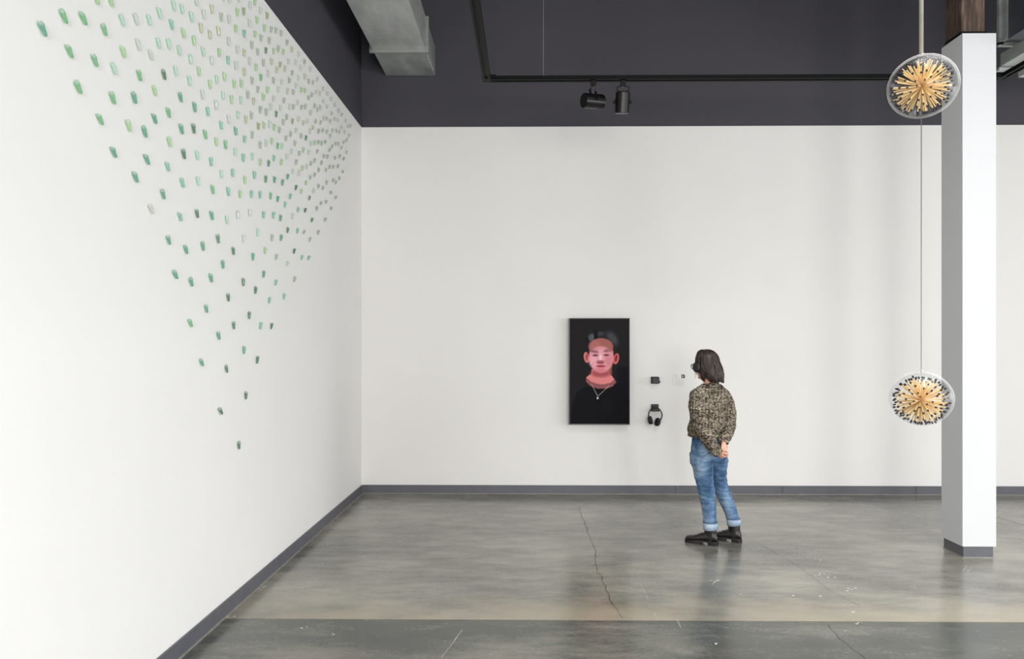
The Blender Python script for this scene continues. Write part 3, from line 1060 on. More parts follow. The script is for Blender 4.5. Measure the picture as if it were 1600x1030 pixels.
# ------------------------------------------------------------------ hanging glass globes filled with matches
def mat_glass_thin(inner=False):
    m, nt, bs = new_mat('clear_glass_inside' if inner else 'clear_blown_glass')
    lw = N(nt, 'ShaderNodeLayerWeight')
    lw.inputs[0].default_value = .5
    gl = N(nt, 'ShaderNodeBsdfGlossy')
    gl.inputs['Roughness'].default_value = .22
    tb = N(nt, 'ShaderNodeBsdfTransparent')
    tb.inputs[0].default_value = (.985, .99, .99, 1)
    nt.links.new(ramp(nt, lw.outputs['Facing'], [(.55, (.985, .99, .99, 1)), (.93, (.97, .975, .98, 1))]), tb.inputs[0])
    nn = noise_tex(nt, coords(nt), 9, 2)
    b = N(nt, 'ShaderNodeBump')
    b.inputs['Strength'].default_value = .06
    b.inputs['Distance'].default_value = .01
    nt.links.new(nn, b.inputs['Height'])
    rim_white = N(nt, 'ShaderNodeBsdfDiffuse')        # white diffuse painted into the rim, standing in for refracted light
    rim_white.inputs['Color'].default_value = (.93, .94, .95, 1)
    fac = ramp(nt, lw.outputs['Facing'], [(.0, (0, 0, 0, 1)), (.6, (0, 0, 0, 1)), (.8, (.10, .10, .10, 1))] + [(.9, (.35, .35, .35, 1)), (1.0, (.6, .6, .6, 1))] if inner else [(.0, (.02, .02, .02, 1)), (.5, (.035, .035, .035, 1)), (.75, (.13, .13, .13, 1)), (.9, (.42, .42, .42, 1)), (1.0, (.75, .75, .75, 1))])
    half = N(nt, 'ShaderNodeMixShader')
    nt.links.new(ramp(nt, lw.outputs['Facing'], [(.5, (0, 0, 0, 1)), (.85, (.75, .75, .75, 1))]), half.inputs[0])
    nt.links.new(gl.outputs[0], half.inputs[1])
    nt.links.new(rim_white.outputs[0], half.inputs[2])
    mx = N(nt, 'ShaderNodeMixShader')
    nt.links.new(fac, mx.inputs[0])
    nt.links.new(tb.outputs[0], mx.inputs[1])
    nt.links.new(half.outputs[0], mx.inputs[2])
    nt.links.new(mx.outputs[0], nt.nodes['Material Output'].inputs[0])
    return m


M_glass, M_glass_in = mat_glass_thin(), mat_glass_thin(True)
M_match = plain('match_wood', srgb(228, 196, 142), .6, var=.25, scale=14)
M_head = plain('match_head', srgb(34, 33, 46), .75, var=.2, scale=200)
M_core = plain('match_core', srgb(176, 118, 66), .7)
YG = 3.2
st_me = MB().loft([[(s * .0020, t * .0020, z) for s, t in ((-1, -1), (1, -1), (1, 1), (-1, 1))] for z in (.012, 1.0)]).mesh('matchstick')
st_me.materials.append(M_match)
hd = MB()
hd.loft([[(math.cos(a * PI / 4) * r, math.sin(a * PI / 4) * r, z) for a in range(8)] for z, r in ((-.001, .0026), (.002, .0042), (.007, .0045), (.0105, .0034), (.0125, .001))])
hd_me = hd.mesh('match_head')
hd_me.materials.append(M_head)
hd_me.polygons.foreach_set('use_smooth', [True] * len(hd_me.polygons))


def globe(u, v, A, B, tilt, core, rad, label, n_, seed):
    rs = random.Random(seed)
    c = at_y(u, v, YG)
    s = YG / F / math.cos(YAW)
    g = empty('match_globe', c)
    tag(g, label, 'glass ornament', 'hanging glass globes of matches')
    ra, rb = A * s, B * s
    rings, rin = [], []
    nv, nu = 28, 44
    Rt = Matrix.Rotation(-tilt, 3, 'Y')
    for i in range(nv + 1):
        th = PI * min(max(i, .03), nv - .03) / nv
        for (lst, off) in ((rings, 0), (rin, .006)):
            ring = []
            for k in range(nu):
                a = 2 * PI * k / nu
                p = Vector((math.cos(a) * math.sin(th) * (ra - off), math.sin(a) * math.sin(th) * (ra * .97 - off), -math.cos(th) * (rb - off)))
                p = Rt @ p
                p *= 1 + .012 * noise.noise(p * 7 + Vector((seed, 0, 0)))
                ring.append(p)
            lst.append(ring)
    MB().loft(rings).build('glass_shell', M_glass, g, smooth=True)
    MB().loft(rin).build('glass_lining', M_glass_in, g, smooth=True)
    core_p = at_y(core[0], core[1], YG) - c
    k_ = .0026
    MB().ellipsoid(core_p, ((.010, 0, 0), (0, .010, 0), (0, 0, .010)), 10, 6).build('centre_knot', M_core, g)
    ga = PI * (3 - 5 ** .5)
    for i in range(n_):
        z = 1 - 2 * (i + .5) / n_
        r = math.sqrt(1 - z * z)
        a = ga * i + seed
        d = Vector((r * math.cos(a), r * math.sin(a), z)) + Vector([rs.uniform(-.07, .07) for _ in range(3)])
        d.normalize()
        L = rs.uniform(.93, 1.02) / math.sqrt((d.x / rad[0]) ** 2 + (d.y / rad[0]) ** 2 + (d.z / rad[1]) ** 2)
        q = d.to_track_quat('Z', 'Y')
        o = bpy.data.objects.new('matchstick', st_me)
        C.objects.link(o)
        o.parent = g
        o.location = core_p
        o.rotation_mode = 'QUATERNION'
        o.rotation_quaternion = q
        o.scale = (1, 1, L)
        h_ = bpy.data.objects.new('match_head', hd_me)
        C.objects.link(h_)
        h_.parent = o
        h_.location = (0, 0, 1)
        h_.scale = (1, 1, 1 / L)
    return g, c


g1, c1 = globe(1442, 135, 50, 47.5, 0, (1440.5, 135), (.124, .122), 'upper clear glass globe of radiating matches in front of the column top', 165, 1)
g2, c2 = globe(1439, 622.5, 44.8, 41.6, 0, (1438.5, 626), (.110, .107), 'lower clear glass globe of radiating matches near the column middle', 165, 2)
wx = at_y(1439.5, 300, YG).x
hc = empty('hanging_cord', (wx, YG, ZC))
tag(hc, 'thin vertical cord with a pale tube carrying both glass globes', 'cord')
za = at_y(1440, 84, YG).z
zb = at_y(1440, 184, YG).z
zc = at_y(1440, 580, YG).z
MB().cyl((0, 0, za - ZC), (0, 0, 0), .0088, 14).build('pale_tube', M_conduit, hc, smooth=True)
MB().cyl((0, 0, zc - .012 - ZC), (0, 0, za - ZC), .0021, 8).build('wire', plain('dark_wire', srgb(98, 97, 94), .4, metal=.5), hc)
gx = wx - c2.x
MB().tube([(gx, 0, zc - c2.z - .012), (gx, 0, zc - c2.z), (gx, 0, zc - c2.z + .008), (gx, 0, zc - c2.z + .014)], [.019, .016, .008, .004], 16).build('glass_neck', M_glass, g2, smooth=True)
gx = wx - c1.x
MB().tube([(gx, 0, za - c1.z - .006), (gx, 0, za - c1.z + .001)], [.013, .012], 16).build('metal_ferrule', M_cable, g1)
# ------------------------------------------------------------------ the woman looking at the screen
YP = 5.62


def B(u, v, dy=0.):
    return at_y(u, v, YP + dy)


def skin_mat():
    m, nt, bs = new_mat('skin')
    n_ = noise_tex(nt, coords(nt), 26, 4)
    nt.links.new(ramp(nt, n_, [(.3, srgb(200, 142, 120)), (.7, srgb(228, 176, 154))]), bs.inputs['Base Color'])
    bs.inputs['Roughness'].default_value = .5
    bs.inputs['Subsurface Weight'].default_value = .08
    bs.inputs['Subsurface Radius'].default_value = (.01, .004, .002)
    return m


def knit_mat():
    m, nt, bs = new_mat('marled_knit')
    v = coords(nt, (108, 108, 140))
    vo = N(nt, 'ShaderNodeTexVoronoi')
    vo.inputs['Scale'].default_value = 1.0
    nt.links.new(v, vo.inputs['Vector'])
    sp_ = N(nt, 'ShaderNodeSeparateColor')
    nt.links.new(vo.outputs['Color'], sp_.inputs[0])
    streak = noise_tex(nt, coords(nt, (6, 6, 46)), 1.0, 3, .6)
    a = N(nt, 'ShaderNodeMath', operation='MULTIPLY_ADD')
    nt.links.new(streak, a.inputs[0])
    a.inputs[1].default_value = 1.5
    a.inputs[2].default_value = -.78
    b = N(nt, 'ShaderNodeMath', operation='ADD')
    nt.links.new(sp_.outputs[0], b.inputs[0])
    nt.links.new(a.outputs[0], b.inputs[1])
    c = ramp(nt, b.outputs[0], [(.14, srgb(46, 38, 33)), (.34, srgb(88, 78, 67)), (.54, srgb(128, 117, 102)), (.76, srgb(156, 145, 128)), (1.0, srgb(196, 186, 167))])
    kn_c = c
    bs.inputs['Roughness'].default_value = .95
    bs.inputs['Specular IOR Level'].default_value = .1
    w1 = N(nt, 'ShaderNodeTexWave', wave_type='BANDS', bands_direction='Z')
    w1.inputs['Scale'].default_value = 32
    w1.inputs['Distortion'].default_value = 2
    nt.links.new(coords(nt), w1.inputs['Vector'])
    w2 = N(nt, 'ShaderNodeTexWave', wave_type='BANDS', bands_direction='DIAGONAL')
    w2.inputs['Scale'].default_value = 26
    w2.inputs['Distortion'].default_value = 1
    nt.links.new(coords(nt, (1, -.35, .02)), w2.inputs['Vector'])
    mu = N(nt, 'ShaderNodeMath', operation='MULTIPLY')
    nt.links.new(w1.outputs['Fac'], mu.inputs[0])
    nt.links.new(w2.outputs['Fac'], mu.inputs[1])
    nt.links.new(mixc(nt, (.10, .085, .07, 1), kn_c, ramp(nt, mu.outputs[0], [(.0, (.55, .55, .55, 1)), (.3, (1, 1, 1, 1))])), bs.inputs['Base Color'])
    bump(nt, bs, mu.outputs[0], .9, .008)
    return m


def denim_mat(name, lo, mid, hi):
    m, nt, bs = new_mat(name)
    fade = noise_tex(nt, coords(nt, (7, 7, 3.2)), 1, 5, .6)
    thread = noise_tex(nt, coords(nt, (60, 60, 380)), 1, 3, .7)
    crease = noise_tex(nt, coords(nt, (9, 9, 44)), 1, 4, .6)
    a = N(nt, 'ShaderNodeMath', operation='MULTIPLY_ADD')
    nt.links.new(crease, a.inputs[0])
    a.inputs[1].default_value = .45
    nt.links.new(fade, a.inputs[2])
    b = N(nt, 'ShaderNodeMath', operation='MULTIPLY_ADD')
    nt.links.new(thread, b.inputs[0])
    b.inputs[1].default_value = .18
    nt.links.new(a.outputs[0], b.inputs[2])
    nt.links.new(ramp(nt, b.outputs[0], [(.62, lo), (.80, mid), (1.0, hi)]), bs.inputs['Base Color'])
    bs.inputs['Roughness'].default_value = .85
    bs.inputs['Specular IOR Level'].default_value = .15
    bump(nt, bs, a.outputs[0], .35, .01)
    return m


def hair_mat():
    m, nt, bs = new_mat('dark_brown_hair')
    n_ = noise_tex(nt, coords(nt, (40, 40, 6)), 1, 4, .6)
    nt.links.new(ramp(nt, n_, [(.3, srgb(20, 14, 13)), (.52, srgb(48, 34, 29)), (.70, srgb(88, 63, 51))]), bs.inputs['Base Color'])
    bs.inputs['Roughness'].default_value = .42
    bs.inputs['Specular IOR Level'].default_value = .5
    return m


M_skin, M_knit, M_hair = skin_mat(), knit_mat(), hair_mat()
M_denim = denim_mat('faded_blue_denim', srgb(48, 72, 102), srgb(82, 110, 142), srgb(138, 160, 182))
M_cuffd = denim_mat('pale_denim_inside', srgb(124, 144, 166), srgb(152, 170, 188), srgb(182, 196, 208))
M_leather = plain('black_boot_leather', srgb(24, 20, 20), .36, var=.2, scale=18, spec=.6, bumpv=.25, bscale=90)
M_sole = plain('black_rubber_sole', srgb(15, 13, 13), .55, var=.15)
M_lace = plain('boot_lace', srgb(20, 19, 19), .8)
M_gold = plain('pale_eyelet', srgb(150, 146, 140), .4, metal=.8)
M_eye = plain('eye_white', srgb(225, 220, 214), .2)
M_iris = plain('brown_iris', srgb(60, 40, 28), .2)
M_seam = plain('denim_seam', srgb(60, 82, 112), .85)
M_lip = plain('lip', srgb(176, 98, 92), .5)

Fv = Vector((-.60, .80, 0)).normalized()      # torso forward
Lv = Vector((-.80, -.60, 0)).normalized()     # her left
Up = Vector((0, 0, 1))


def ering(c, a, b, n_=24, lat=None, fwd=None, k=1.0):
    la, fw = lat or Lv, fwd or Fv
    return [c + la * (a * math.cos(2 * PI * i / n_)) + fw * (b * math.sin(2 * PI * i / n_)) for i in range(n_)]


# joints
pelvis = B(1107, 697, .05)
hipL, hipR = B(1094, 706, .01), B(1120, 706, .10)
kneeL, kneeR = B(1103, 764, .00), B(1125.5, 758, .115)
ankL, ankR = B(1110, 822, .02), B(1147, 815, .11)
shL, shR = B(1091, 619, -.04), B(1128, 618, .14)
elL, elR = B(1094, 662, -.155), B(1139.5, 656, .075)
wrL, wrR = B(1121, 705, -.145), B(1131, 690, -.085)
neckb = B(1109, 606, .07)
HC = B(1102, 571, .115)

# head frame: a little pitched down, turned to the screen
hf = Vector((-.62, .785, -.16)).normalized()
hl = Vector((-.785, -.62, 0)).normalized()
hu = hl.cross(hf) * -1
if hu.z < 0:
    hu = -hu


def H(x, y, z):
    """head frame: x to her left, y forward, z up, metres from the middle of the skull"""
    return HC + hl * x + hf * y + hu * z


body = MB()
body.ellipsoid(H(0, -.008, .018), (hl * .073, hf * .092, hu * .092), 24, 16)
body.ellipsoid(H(0, .030, -.045), (hl * .052, hf * .055, hu * .062), 20, 12)
body.tube([H(0, .088, .004), H(0, .100, -.018), H(0, .098, -.026)], [.007, .011, .010], 10, round_ends=True)
body.ellipsoid(H(0, .078, .030), (hl * .045, hf * .014, hu * .010), 14, 8)
body.ellipsoid(H(0, .082, -.058), (hl * .022, hf * .010, hu * .009), 12, 8)
body.ellipsoid(H(0, .068, -.092), (hl * .022, hf * .018, hu * .016), 12, 8)
for s in (-1, 1):
    body.ellipsoid(H(.034 * s, .068, -.022), (hl * .022, hf * .018, hu * .020), 12, 8)
    body.ellipsoid(H(.074 * s, -.010, -.006), (hl * .008, hf * .016, hu * .028), 12, 8)
body.tube([neckb + Vector((0, 0, -.06)), neckb, H(0, -.030, -.05)], [.062, .050, .052], 18)
# trunk, arms and legs under the clothes
chest = B(1110, 640, .05)
waist = B(1106, 672, .05)
body.loft([ering(neckb + Vector((0, 0, -.01)), .06, .05), ering(B(1110, 616, .06), .155, .075), ering(chest, .16, .10), ering(waist, .125, .085), ering(pelvis, .135, .10), ering(B(1107, 716, .05), .12, .09)])
body.tube([shL, elL, wrL], [.040, .032, .022], 14, round_ends=True)
body.tube([shR, shR.lerp(elR, .5) + Vector((.012, 0, 0)), elR, wrR], [.040, .034, .030, .022], 14, round_ends=True)
for h_, k_, a_ in ((hipL, kneeL, ankL), (hipR, kneeR, ankR)):
    body.tube([h_, h_.lerp(k_, .5), k_, k_.lerp(a_, .35), a_, Vector((a_.x, a_.y, .05))], [.066, .056, .040, .038, .030, .028], 16, round_ends=True)


def hand(mb, wrist, palm_dir, normal, thumb_side, curls, s=1.0):
    """palm, four unequal bent fingers and a thumb leaving the side of the palm"""
    d = Vector(palm_dir).normalized()
    nrm = Vector(normal)
    nrm = (nrm - d * nrm.dot(d)).normalized()
    w = d.cross(nrm) * thumb_side
    P = lambda a, b, c: wrist + d * (a * s) + w * (b * s) + nrm * (c * s)
    mb.loft([[P(a, hw * math.cos(2 * PI * k / 14) + off, th * math.sin(2 * PI * k / 14)) for k in range(14)] for a, hw, th, off in
             ((-.02, .023, .019, 0), (.0, .025, .017, 0), (.03, .036, .015, .002), (.06, .040, .013, 0), (.082, .038, .011, 0))])
    for i, (off, L) in enumerate(((.033, .070), (.0115, .078), (-.0105, .073), (-.032, .058))):
        p = P(.078, off, 0)
        ang = 0
        pts, rr = [P(.055, off * .9, 0), p], [.0075 * s, .0075 * s]
        for seg_, (fr, r) in enumerate(((.44, .0072), (.30, .0066), (.26, .0060))):
            ang += curls[i] * (1.0 if seg_ == 0 else 1.15 if seg_ == 1 else .7)
            p = p + (d * math.cos(ang) + nrm * math.sin(ang)) * (L * fr * s)
            pts.append(p)
            rr.append(r * s)
        mb.tube(pts, rr, 10, round_ends=True)
    a0 = P(.015, .026, .004)
    a1 = P(.045, .050, .014)
    a2 = P(.072, .054, .026)
    a3 = P(.090, .044, .036)
    mb.tube([P(.0, .012, .002), a0, a1, a2, a3], [.012 * s, .013 * s, .0105 * s, .009 * s, .0075 * s], 10, round_ends=True)


# right hand hangs behind her and its fingers hook over the left one, which curls shut below it
hand(body, wrR + Vector((-.002, -.005, -.008)), (.0, -.10, -1), (-.55, 1, 0), 1, (.22, .30, .45, .6), .86)
hand(body, wrL + Vector((-.004, -.006, -.006)), (.52, .05, -.50), (.55, .5, .75), 1, (.95, 1.0, 1.05, 1.1), .80)
me = remeshed(body, .0034, 1, 'person')
person = link('person', me, M_skin)
tag(person, 'woman in a marled knit sweater and rolled jeans, hands clasped behind her back', 'person')

# face details
for s in (-1, 1):
    e = MB().ellipsoid(H(.031 * s, .075, .006), (hl * .012, hf * .012, hu * .012), 14, 10).build('eye', M_eye, person, smooth=True)
    MB().ellipsoid(H(.031 * s, .0835, .005), (hl * .0055, hf * .004, hu * .0055), 10, 8).build('iris', M_iris, e, smooth=True)
    MB().tube([H(.014 * s, .090, .024), H(.032 * s, .088, .029), H(.050 * s, .076, .024)], [.003, .0035, .002], 8).build('eyebrow', M_hair, person, smooth=True)
MB().ellipsoid(H(0, .0905, -.0585), (hl * .021, hf * .004, hu * .006), 14, 8).build('lips', M_lip, person, smooth=True)

# ---- sweater
sw = MB()
trunk = [(600.5, 1109.5, .060, .058, .085), (604.5, 1110.5, .068, .064, .078), (607.5, 1111, .082, .074, .072), (611, 1111, .132, .090, .065), (616, 1111.5, .166, .104, .06), (626, 1112, .168, .112, .06), (640, 1111, .166, .118, .06),
         (655, 1107, .170, .130, .055), (666, 1104.5, .176, .142, .05), (672, 1103, .170, .140, .05), (676, 1102.5, .158, .132, .05), (680, 1102.5, .152, .126, .05)]
sw.loft([ering(B(u, v, dy), a, b, 30) for v, u, a, b, dy in trunk])
slL, slR = MB(), MB()
slL.tube([B(1100, 611, .02), B(1090, 619, -.04), B(1088.5, 634, -.10), B(1090.5, 650, -.14), B(1095.5, 665, -.165), B(1103, 681, -.17), B(1111.5, 695, -.165), B(1118.5, 704, -.16), B(1122, 709, -.155)],
        [.058, .068, .066, .064, .062, .056, .052, .047, .036], 20, round_ends=False)
slR.tube([B(1120, 609, .10), B(1130, 618, .14), B(1137.5, 633, .13), B(1140, 648, .10), B(1140, 662, .05), B(1136.5, 674, .0), B(1132.5, 684, -.05), B(1130, 691, -.08)],
        [.056, .060, .058, .056, .056, .053, .050, .040], 20, round_ends=False)
# rolled collar
cr = [B(1109.5, 602, .080) + Lv * (.062 * math.cos(a)) + Fv * (.058 * math.sin(a)) + Vector((0, 0, -.010 * math.sin(a))) for a in [2 * PI * k / 28 for k in range(28)]]
sw.tube(cr, .017, 10, closed=True, ref=(0, 0, 1))
me = remeshed(sw, .0058, 3, 'sweater')


def knit_fold(p, nrm):
    q = p * 1.0
    return .0075 * noise.noise(Vector((q.x * 9, q.y * 9, q.z * 22))) + .0028 * noise.noise(q * 60) + .0016 * math.sin(q.z * 2 * PI / .016)


displace(me, knit_fold)
sweater = link('sweater', me, M_knit, person)
sweater['label'] = 'chunky marled brown and cream knit sweater'
for m_, lb_ in ((slL, 'nearer sleeve, bent behind her'), (slR, 'farther sleeve')):
    me_ = remeshed(m_, .0055, 2, 'sleeve')
    displace(me_, knit_fold)
    link('sleeve', me_, M_knit, sweater)
hm = MB()
hr = [B(1102.5, 679.5, .05) + Lv * (.153 * math.cos(a)) + Fv * (.127 * math.sin(a)) for a in [2 * PI * k / 36 for k in range(36)]]
hm.tube(hr, .012, 8, closed=True, ref=(0, 0, 1), flat=.7)
hm.build('hem', M_knit, sweater, smooth=True)
for pa, pb, r in ((B(1119.5, 704, -.15), B(1123, 709, -.15), .041), (B(1131.5, 687, -.065), B(1130, 692.5, -.085), .041)):
    MB().tube([pa, pa.lerp(pb, .3), pa.lerp(pb, .8), pb], [r * .98, r * 1.06, r * 1.02, r * .80], 18).build('cuff', M_knit, sweater, smooth=True)

# ---- jeans
jn = MB()
jn.loft([ering(B(u, v, .05), a, b, 30) for v, u, a, b in ((672, 1104, .128, .098), (682, 1105, .142, .108), (692, 1106.5, .156, .120), (700, 1107.5, .163, .128), (709, 1108, .162, .128), (716, 1108, .150, .118), (721, 1108, .118, .090))])
jn.tube([B(1094, 706, .0), B(1096.5, 722, .0), B(1099.5, 740, .0), B(1102.3, 757, .0), B(1104.8, 773, .0), B(1107, 790, .01), B(1108.6, 806, .015), B(1109.8, 822, .02)],
        [.086, .088, .079, .0715, .0635, .060, .0545, .053], 24)
jn.tube([B(1121, 706, .10), B(1122.5, 722, .10), B(1123, 740, .11), B(1124.6, 757, .12), B(1131, 773, .13), B(1137.5, 789, .12), B(1143, 803, .115), B(1146.5, 815, .11)],
        [.082, .078, .066, .060, .0595, .057, .052, .050], 24)
for s, uu, dy in ((1, 1099.5, -.03), (-1, 1120, .06)):
    jn.ellipsoid(B(uu, 706, dy), (Lv * .075, Fv * .075, Up * .085), 18, 12)
me = remeshed(jn, .0058, 3, 'jeans')


def creases(p, nrm):
    z = p.z
    kz = math.exp(-((z - .47) / .12) ** 2) + .7 * math.exp(-((z - .68) / .07) ** 2) + .35
    w = noise.noise(Vector((p.x * 7, p.y * 7, z * 26 + p.x * 14)))
    w2 = noise.noise(Vector((p.x * 16 + 5, p.y * 16, z * 60 - p.x * 20)))
    return kz * (.0085 * w + .003 * w2)


displace(me, creases)
jeans = link('jeans', me, M_denim, person)
jeans['label'] = 'faded mid blue jeans rolled at the ankle'
for s, uu, vv, dy in ((1, 1096, 700, -.085), (-1, 1121, 700, .01)):
    c = B(uu, vv, dy)
    pts = []
    for a, b in ((-.055, .045), (.055, .045), (.055, -.03), (0, -.065), (-.055, -.03), (-.055, .045)):
        pts.append(c + Lv * a + Up * b - Fv * .06)
    # project the pocket outline onto the jeans
    from mathutils.bvhtree import BVHTree
    if s == 1:
        bvh = BVHTree.FromPolygons([v.co for v in me.vertices], [tuple(f.vertices) for f in me.polygons])
    out = []
    for i in range(len(pts) - 1):
        for k in range(5):
            q = pts[i].lerp(pts[i + 1], k / 5)
            hit = bvh.ray_cast(q - Fv * .3, Fv)
            if hit[0]:
                out.append(hit[0] - Fv * .001)
    if len(out) > 4:
        MB().tube(out, .0022, 6, ref=tuple(Fv), closed=True).build('pocket_seam', M_seam, jeans)
for (c0, c1, r0, r1, dyz) in ((B(1109.6, 817, .02), B(1110.6, 827, .02), .056, .056, 0), (B(1145.8, 811, .11), B(1147.2, 820, .11), .053, .053, 0)):
    MB().tube([c0 + Vector((0, 0, .004)), c0, c0.lerp(c1, .5), c1, c1 + (c0 - c1) * .05], [r0 * .96, r0 * 1.06, r0 * 1.09, r1 * 1.07, r1 * .9], 26).build('turn_up', M_cuffd, jeans, smooth=True)['label'] = 'pale turned up denim cuff'
    MB().tube([c0 + Vector((0, 0, .010)), c0 + Vector((0, 0, .004))], [r0 * 1.0, r0 * 1.08], 26).build('hem_line', M_seam, jeans, smooth=True)


# ---- boots
def boot(heel, toe, ank, name='boot'):
    f = (toe - heel)
    f.z = 0
    L = f.length
    f.normalize()
    l = Vector((-f.y, f.x, 0))
    base = Vector((heel.x, heel.y, 0))
    P = lambda x, y, z: base + l * x + f * y + Up * z
    m = MB()
    rings = []
    for y, hw, zb, ztp in ((.0, .020, .030, .075), (.012, .030, .028, .095), (.04, .034, .026, .10), (.08, .035, .024, .10), (.12, .037, .022, .090), (.16, .043, .020, .075), (.20, .045, .020, .060), (.232, .042, .020, .056), (.250, .033, .021, .050), (L + .0, .016, .024, .042)):
        zc_, hz = (zb + ztp) / 2, (ztp - zb) / 2
        rings.append([P(hw * math.cos(2 * PI * k / 18), y, zc_ + hz * math.sin(2 * PI * k / 18) * (1.0 if math.sin(2 * PI * k / 18) > 0 else .95)) for k in range(18)])
    m.loft(rings)
    a = Vector((ank.x, ank.y, 0))
    sh = base + f * .057
    m.loft([[c_ + l * (hw * math.cos(2 * PI * k / 18)) + f * (hy * math.sin(2 * PI * k / 18)) for k in range(18)] for c_, hw, hy in
            ((sh + Up * .04, .034, .052), (sh + Up * .07, .035, .054), (sh.lerp(a, .25) + Up * .10, .036, .050), (sh.lerp(a, .6) + Up * .135, .040, .048), (a + Up * .170, .043, .049), (a + Up * .178, .040, .046))])
    me_ = remeshed(m, .004, 3, name)
    b = link(name, me_, M_leather, person)
    s_ = MB()
    outl = [(.0, .022), (.02, .034), (.06, .037), (.10, .034), (.15, .042), (.20, .047), (.235, .045), (.256, .033), (L + .006, .012)]
    side = [(x, y) for y, x in outl] + [(-x, y) for y, x in reversed(outl)]
    k_ = len(side)
    vs = [P(x * 1.04, y, z) for z in (.0115, .024) for x, y in side]
    # sole lifts off the ground behind the ball of the foot, where the heel block stands
    vs = [v_ + Up * (.011 if (v_ - base).dot(f) < .11 else 0) - Up * (.0115 if (v_ - base).dot(f) >= .11 and v_.z < .02 else 0) for v_ in vs]
    s_.add(vs, [tuple(range(k_)), tuple(range(2 * k_ - 1, k_ - 1, -1))] + [(i, (i + 1) % k_, k_ + (i + 1) % k_, k_ + i) for i in range(k_)])
    s_.build('sole', M_sole, b)
    hb = MB()
    ho = [(.026, .0), (.036, .015), (.037, .045), (.035, .075), (-.035, .075), (-.037, .045), (-.036, .015), (-.026, .0)]
    k_ = len(ho)
    hb.add([P(x, y - .002, z) for z in (0, .0235) for x, y in ho], [tuple(range(k_)), tuple(range(2 * k_ - 1, k_ - 1, -1))] + [(i, (i + 1) % k_, k_ + (i + 1) % k_, k_ + i) for i in range(k_)])
    hb.build('heel_block', M_sole, b)
    hit = BVHTree.FromPolygons([v.co for v in me_.vertices], [tuple(q.vertices) for q in me_.polygons])
    for i in range(5):
        y, z = .145 - i * .012, .078 + i * .018
        row = []
        for x in (-.024, -.012, 0, .012, .024):
            o_ = P(x, y + .12, z + .10)
            hh = hit.ray_cast(o_, (P(x * .7, y - .04, z - .04) - o_).normalized())
            if hh[0]:
                row.append(hh[0] + hh[1] * .001)
        if len(row) > 2:
            MB().tube(row, .0028, 6).build('lace', M_lace, b)
    return b


fL, fR = Vector((-.87, .48, 0)).normalized(), Vector((-.86, .51, 0)).normalized()
hlL, hlR = Vector((ankL.x, ankL.y, 0)) - fL * .058, Vector((ankR.x, ankR.y, 0)) - fR * .058
toL = hlL + fL * .262
toR = hlR + fR * .262
boot(hlL, toL, ankL)['label'] = 'black leather lace up ankle boot, nearer one'
boot(hlR, toR, ankR)['label'] = 'black leather lace up ankle boot, farther one'

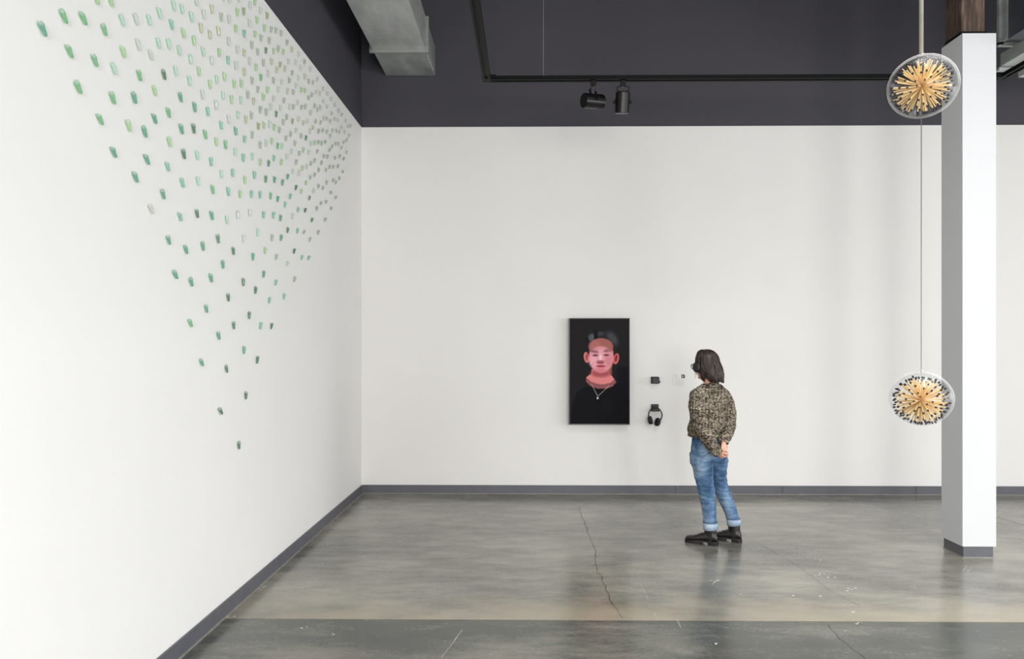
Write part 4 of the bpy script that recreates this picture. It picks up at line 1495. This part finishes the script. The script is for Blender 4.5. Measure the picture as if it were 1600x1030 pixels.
# ---- hair: an inner mass and wavy locks laid over it
hr_ = MB()
hr_.ellipsoid(H(0, -.018, .022), (hl * .082, hf * .094, hu * .100), 26, 16)
hr_.loft([[H(a * math.cos(2 * PI * k / 22), y0 + b * math.sin(2 * PI * k / 22), z) for k in range(22)] for z, a, b, y0 in
          ((.05, .070, .076, -.032), (.0, .076, .076, -.044), (-.05, .078, .070, -.054), (-.10, .074, .056, -.064), (-.14, .060, .040, -.072), (-.155, .040, .024, -.078))])
rs = random.Random(5)
for i in range(210):
    ph = rs.uniform(-2.05, 2.05)           # 0 = straight back, both signs round to the temples
    ln = rs.uniform(.72, 1.04)
    wl_, wp, wa = rs.uniform(.055, .09), rs.uniform(0, 6.28), rs.uniform(.006, .016)
    dirx, diry = math.sin(ph), -math.cos(ph)
    th0 = rs.uniform(.05, .5)
    pts = []
    ez = .100
    for k in range(7):
        th = th0 + (1.62 - th0) * k / 6
        rx, ry, rz = .088, .102, .107
        pts.append(Vector((dirx * rx * math.sin(th), -.018 + diry * ry * math.sin(th) * (1 if diry < 0 else .75), .022 + rz * math.cos(th))))
    last = pts[-1]
    drop = (.178 if diry < -.3 else .150) * ln
    for k in range(1, 10):
        t = k / 9
        flare = .020 * math.sin(t * PI * .62) * (1 if diry < -.1 else .25)
        tuck = -.042 * t * t
        w = wa * (.4 + t) * math.sin(t * drop / wl_ * 2 * PI + wp)
        pts.append(Vector((last.x + dirx * (tuck * .6 + flare * .3) + w * diry, last.y + diry * (flare + tuck * .2) - .018 * t - w * dirx, last.z - drop * t)))
    r0 = rs.uniform(.0055, .012)
    rad = [r0 * (.45 + .55 * min(1, j / 4)) * (1 if j < len(pts) - 4 else (len(pts) - j) / 4.2) for j in range(len(pts))]
    hr_.tube([H(*p) for p in pts], rad, 5, flat=.55)
hair = hr_.build('hair', M_hair, person, smooth=True)
hair['label'] = 'shoulder length wavy dark brown hair'
# a few loose strands by the cheek
lo_ = MB()
for k in range(3):
    x0 = .070 + .004 * k
    lo_.tube([H(x0, .035 + .006 * k, .0), H(x0 + .004, .045 + .004 * k, -.04), H(x0, .050 + .004 * k, -.085 - .008 * k)], [.0016, .0014, .0006], 5)
lo_.build('loose_strands', M_hair, hair)

# ---- spectacles
gl_ = MB()
for s in (-1, 1):
    ring = [H(.033 * s + .024 * math.cos(a), .104 - .10 * abs(.033 + .024 * math.cos(a) * s) * .18, .004 + .019 * math.sin(a)) for a in [2 * PI * k / 20 for k in range(20)]]
    gl_.tube(ring, .0034, 6, closed=True, ref=tuple(hf))
    gl_.tube([H(.057 * s, .098, .010), H(.080 * s, .080, .012), H(.094 * s, .02, .008), H(.092 * s, -.01, .0)], [.0022, .0022, .002, .002], 6)
gl_.tube([H(-.010, .104, .008), H(0, .108, .011), H(.010, .104, .008)], .0022, 6)
gl_.build('spectacles', M_pad, person)['label'] = 'dark framed spectacles'

# ---- headphones she wears
hp2 = empty('headphones', H(0, -.01, .12))
tag(hp2, 'black over ear headphones worn by the woman over her hair', 'headphones')
o0 = Vector(hp2.location)
arc = []
for k in range(25):
    a = math.radians(-14 + 208 * k / 24)
    arc.append(H(math.cos(a) * .105, .012, math.sin(a) * .128 - .0) - o0)
headphones(hp2, arc, tuple(hf), [(H(.103, .010, -.014) - o0, -hl, hu, .043, .036), (H(-.103, .010, -.014) - o0, hl, hu, .043, .036)], .010)
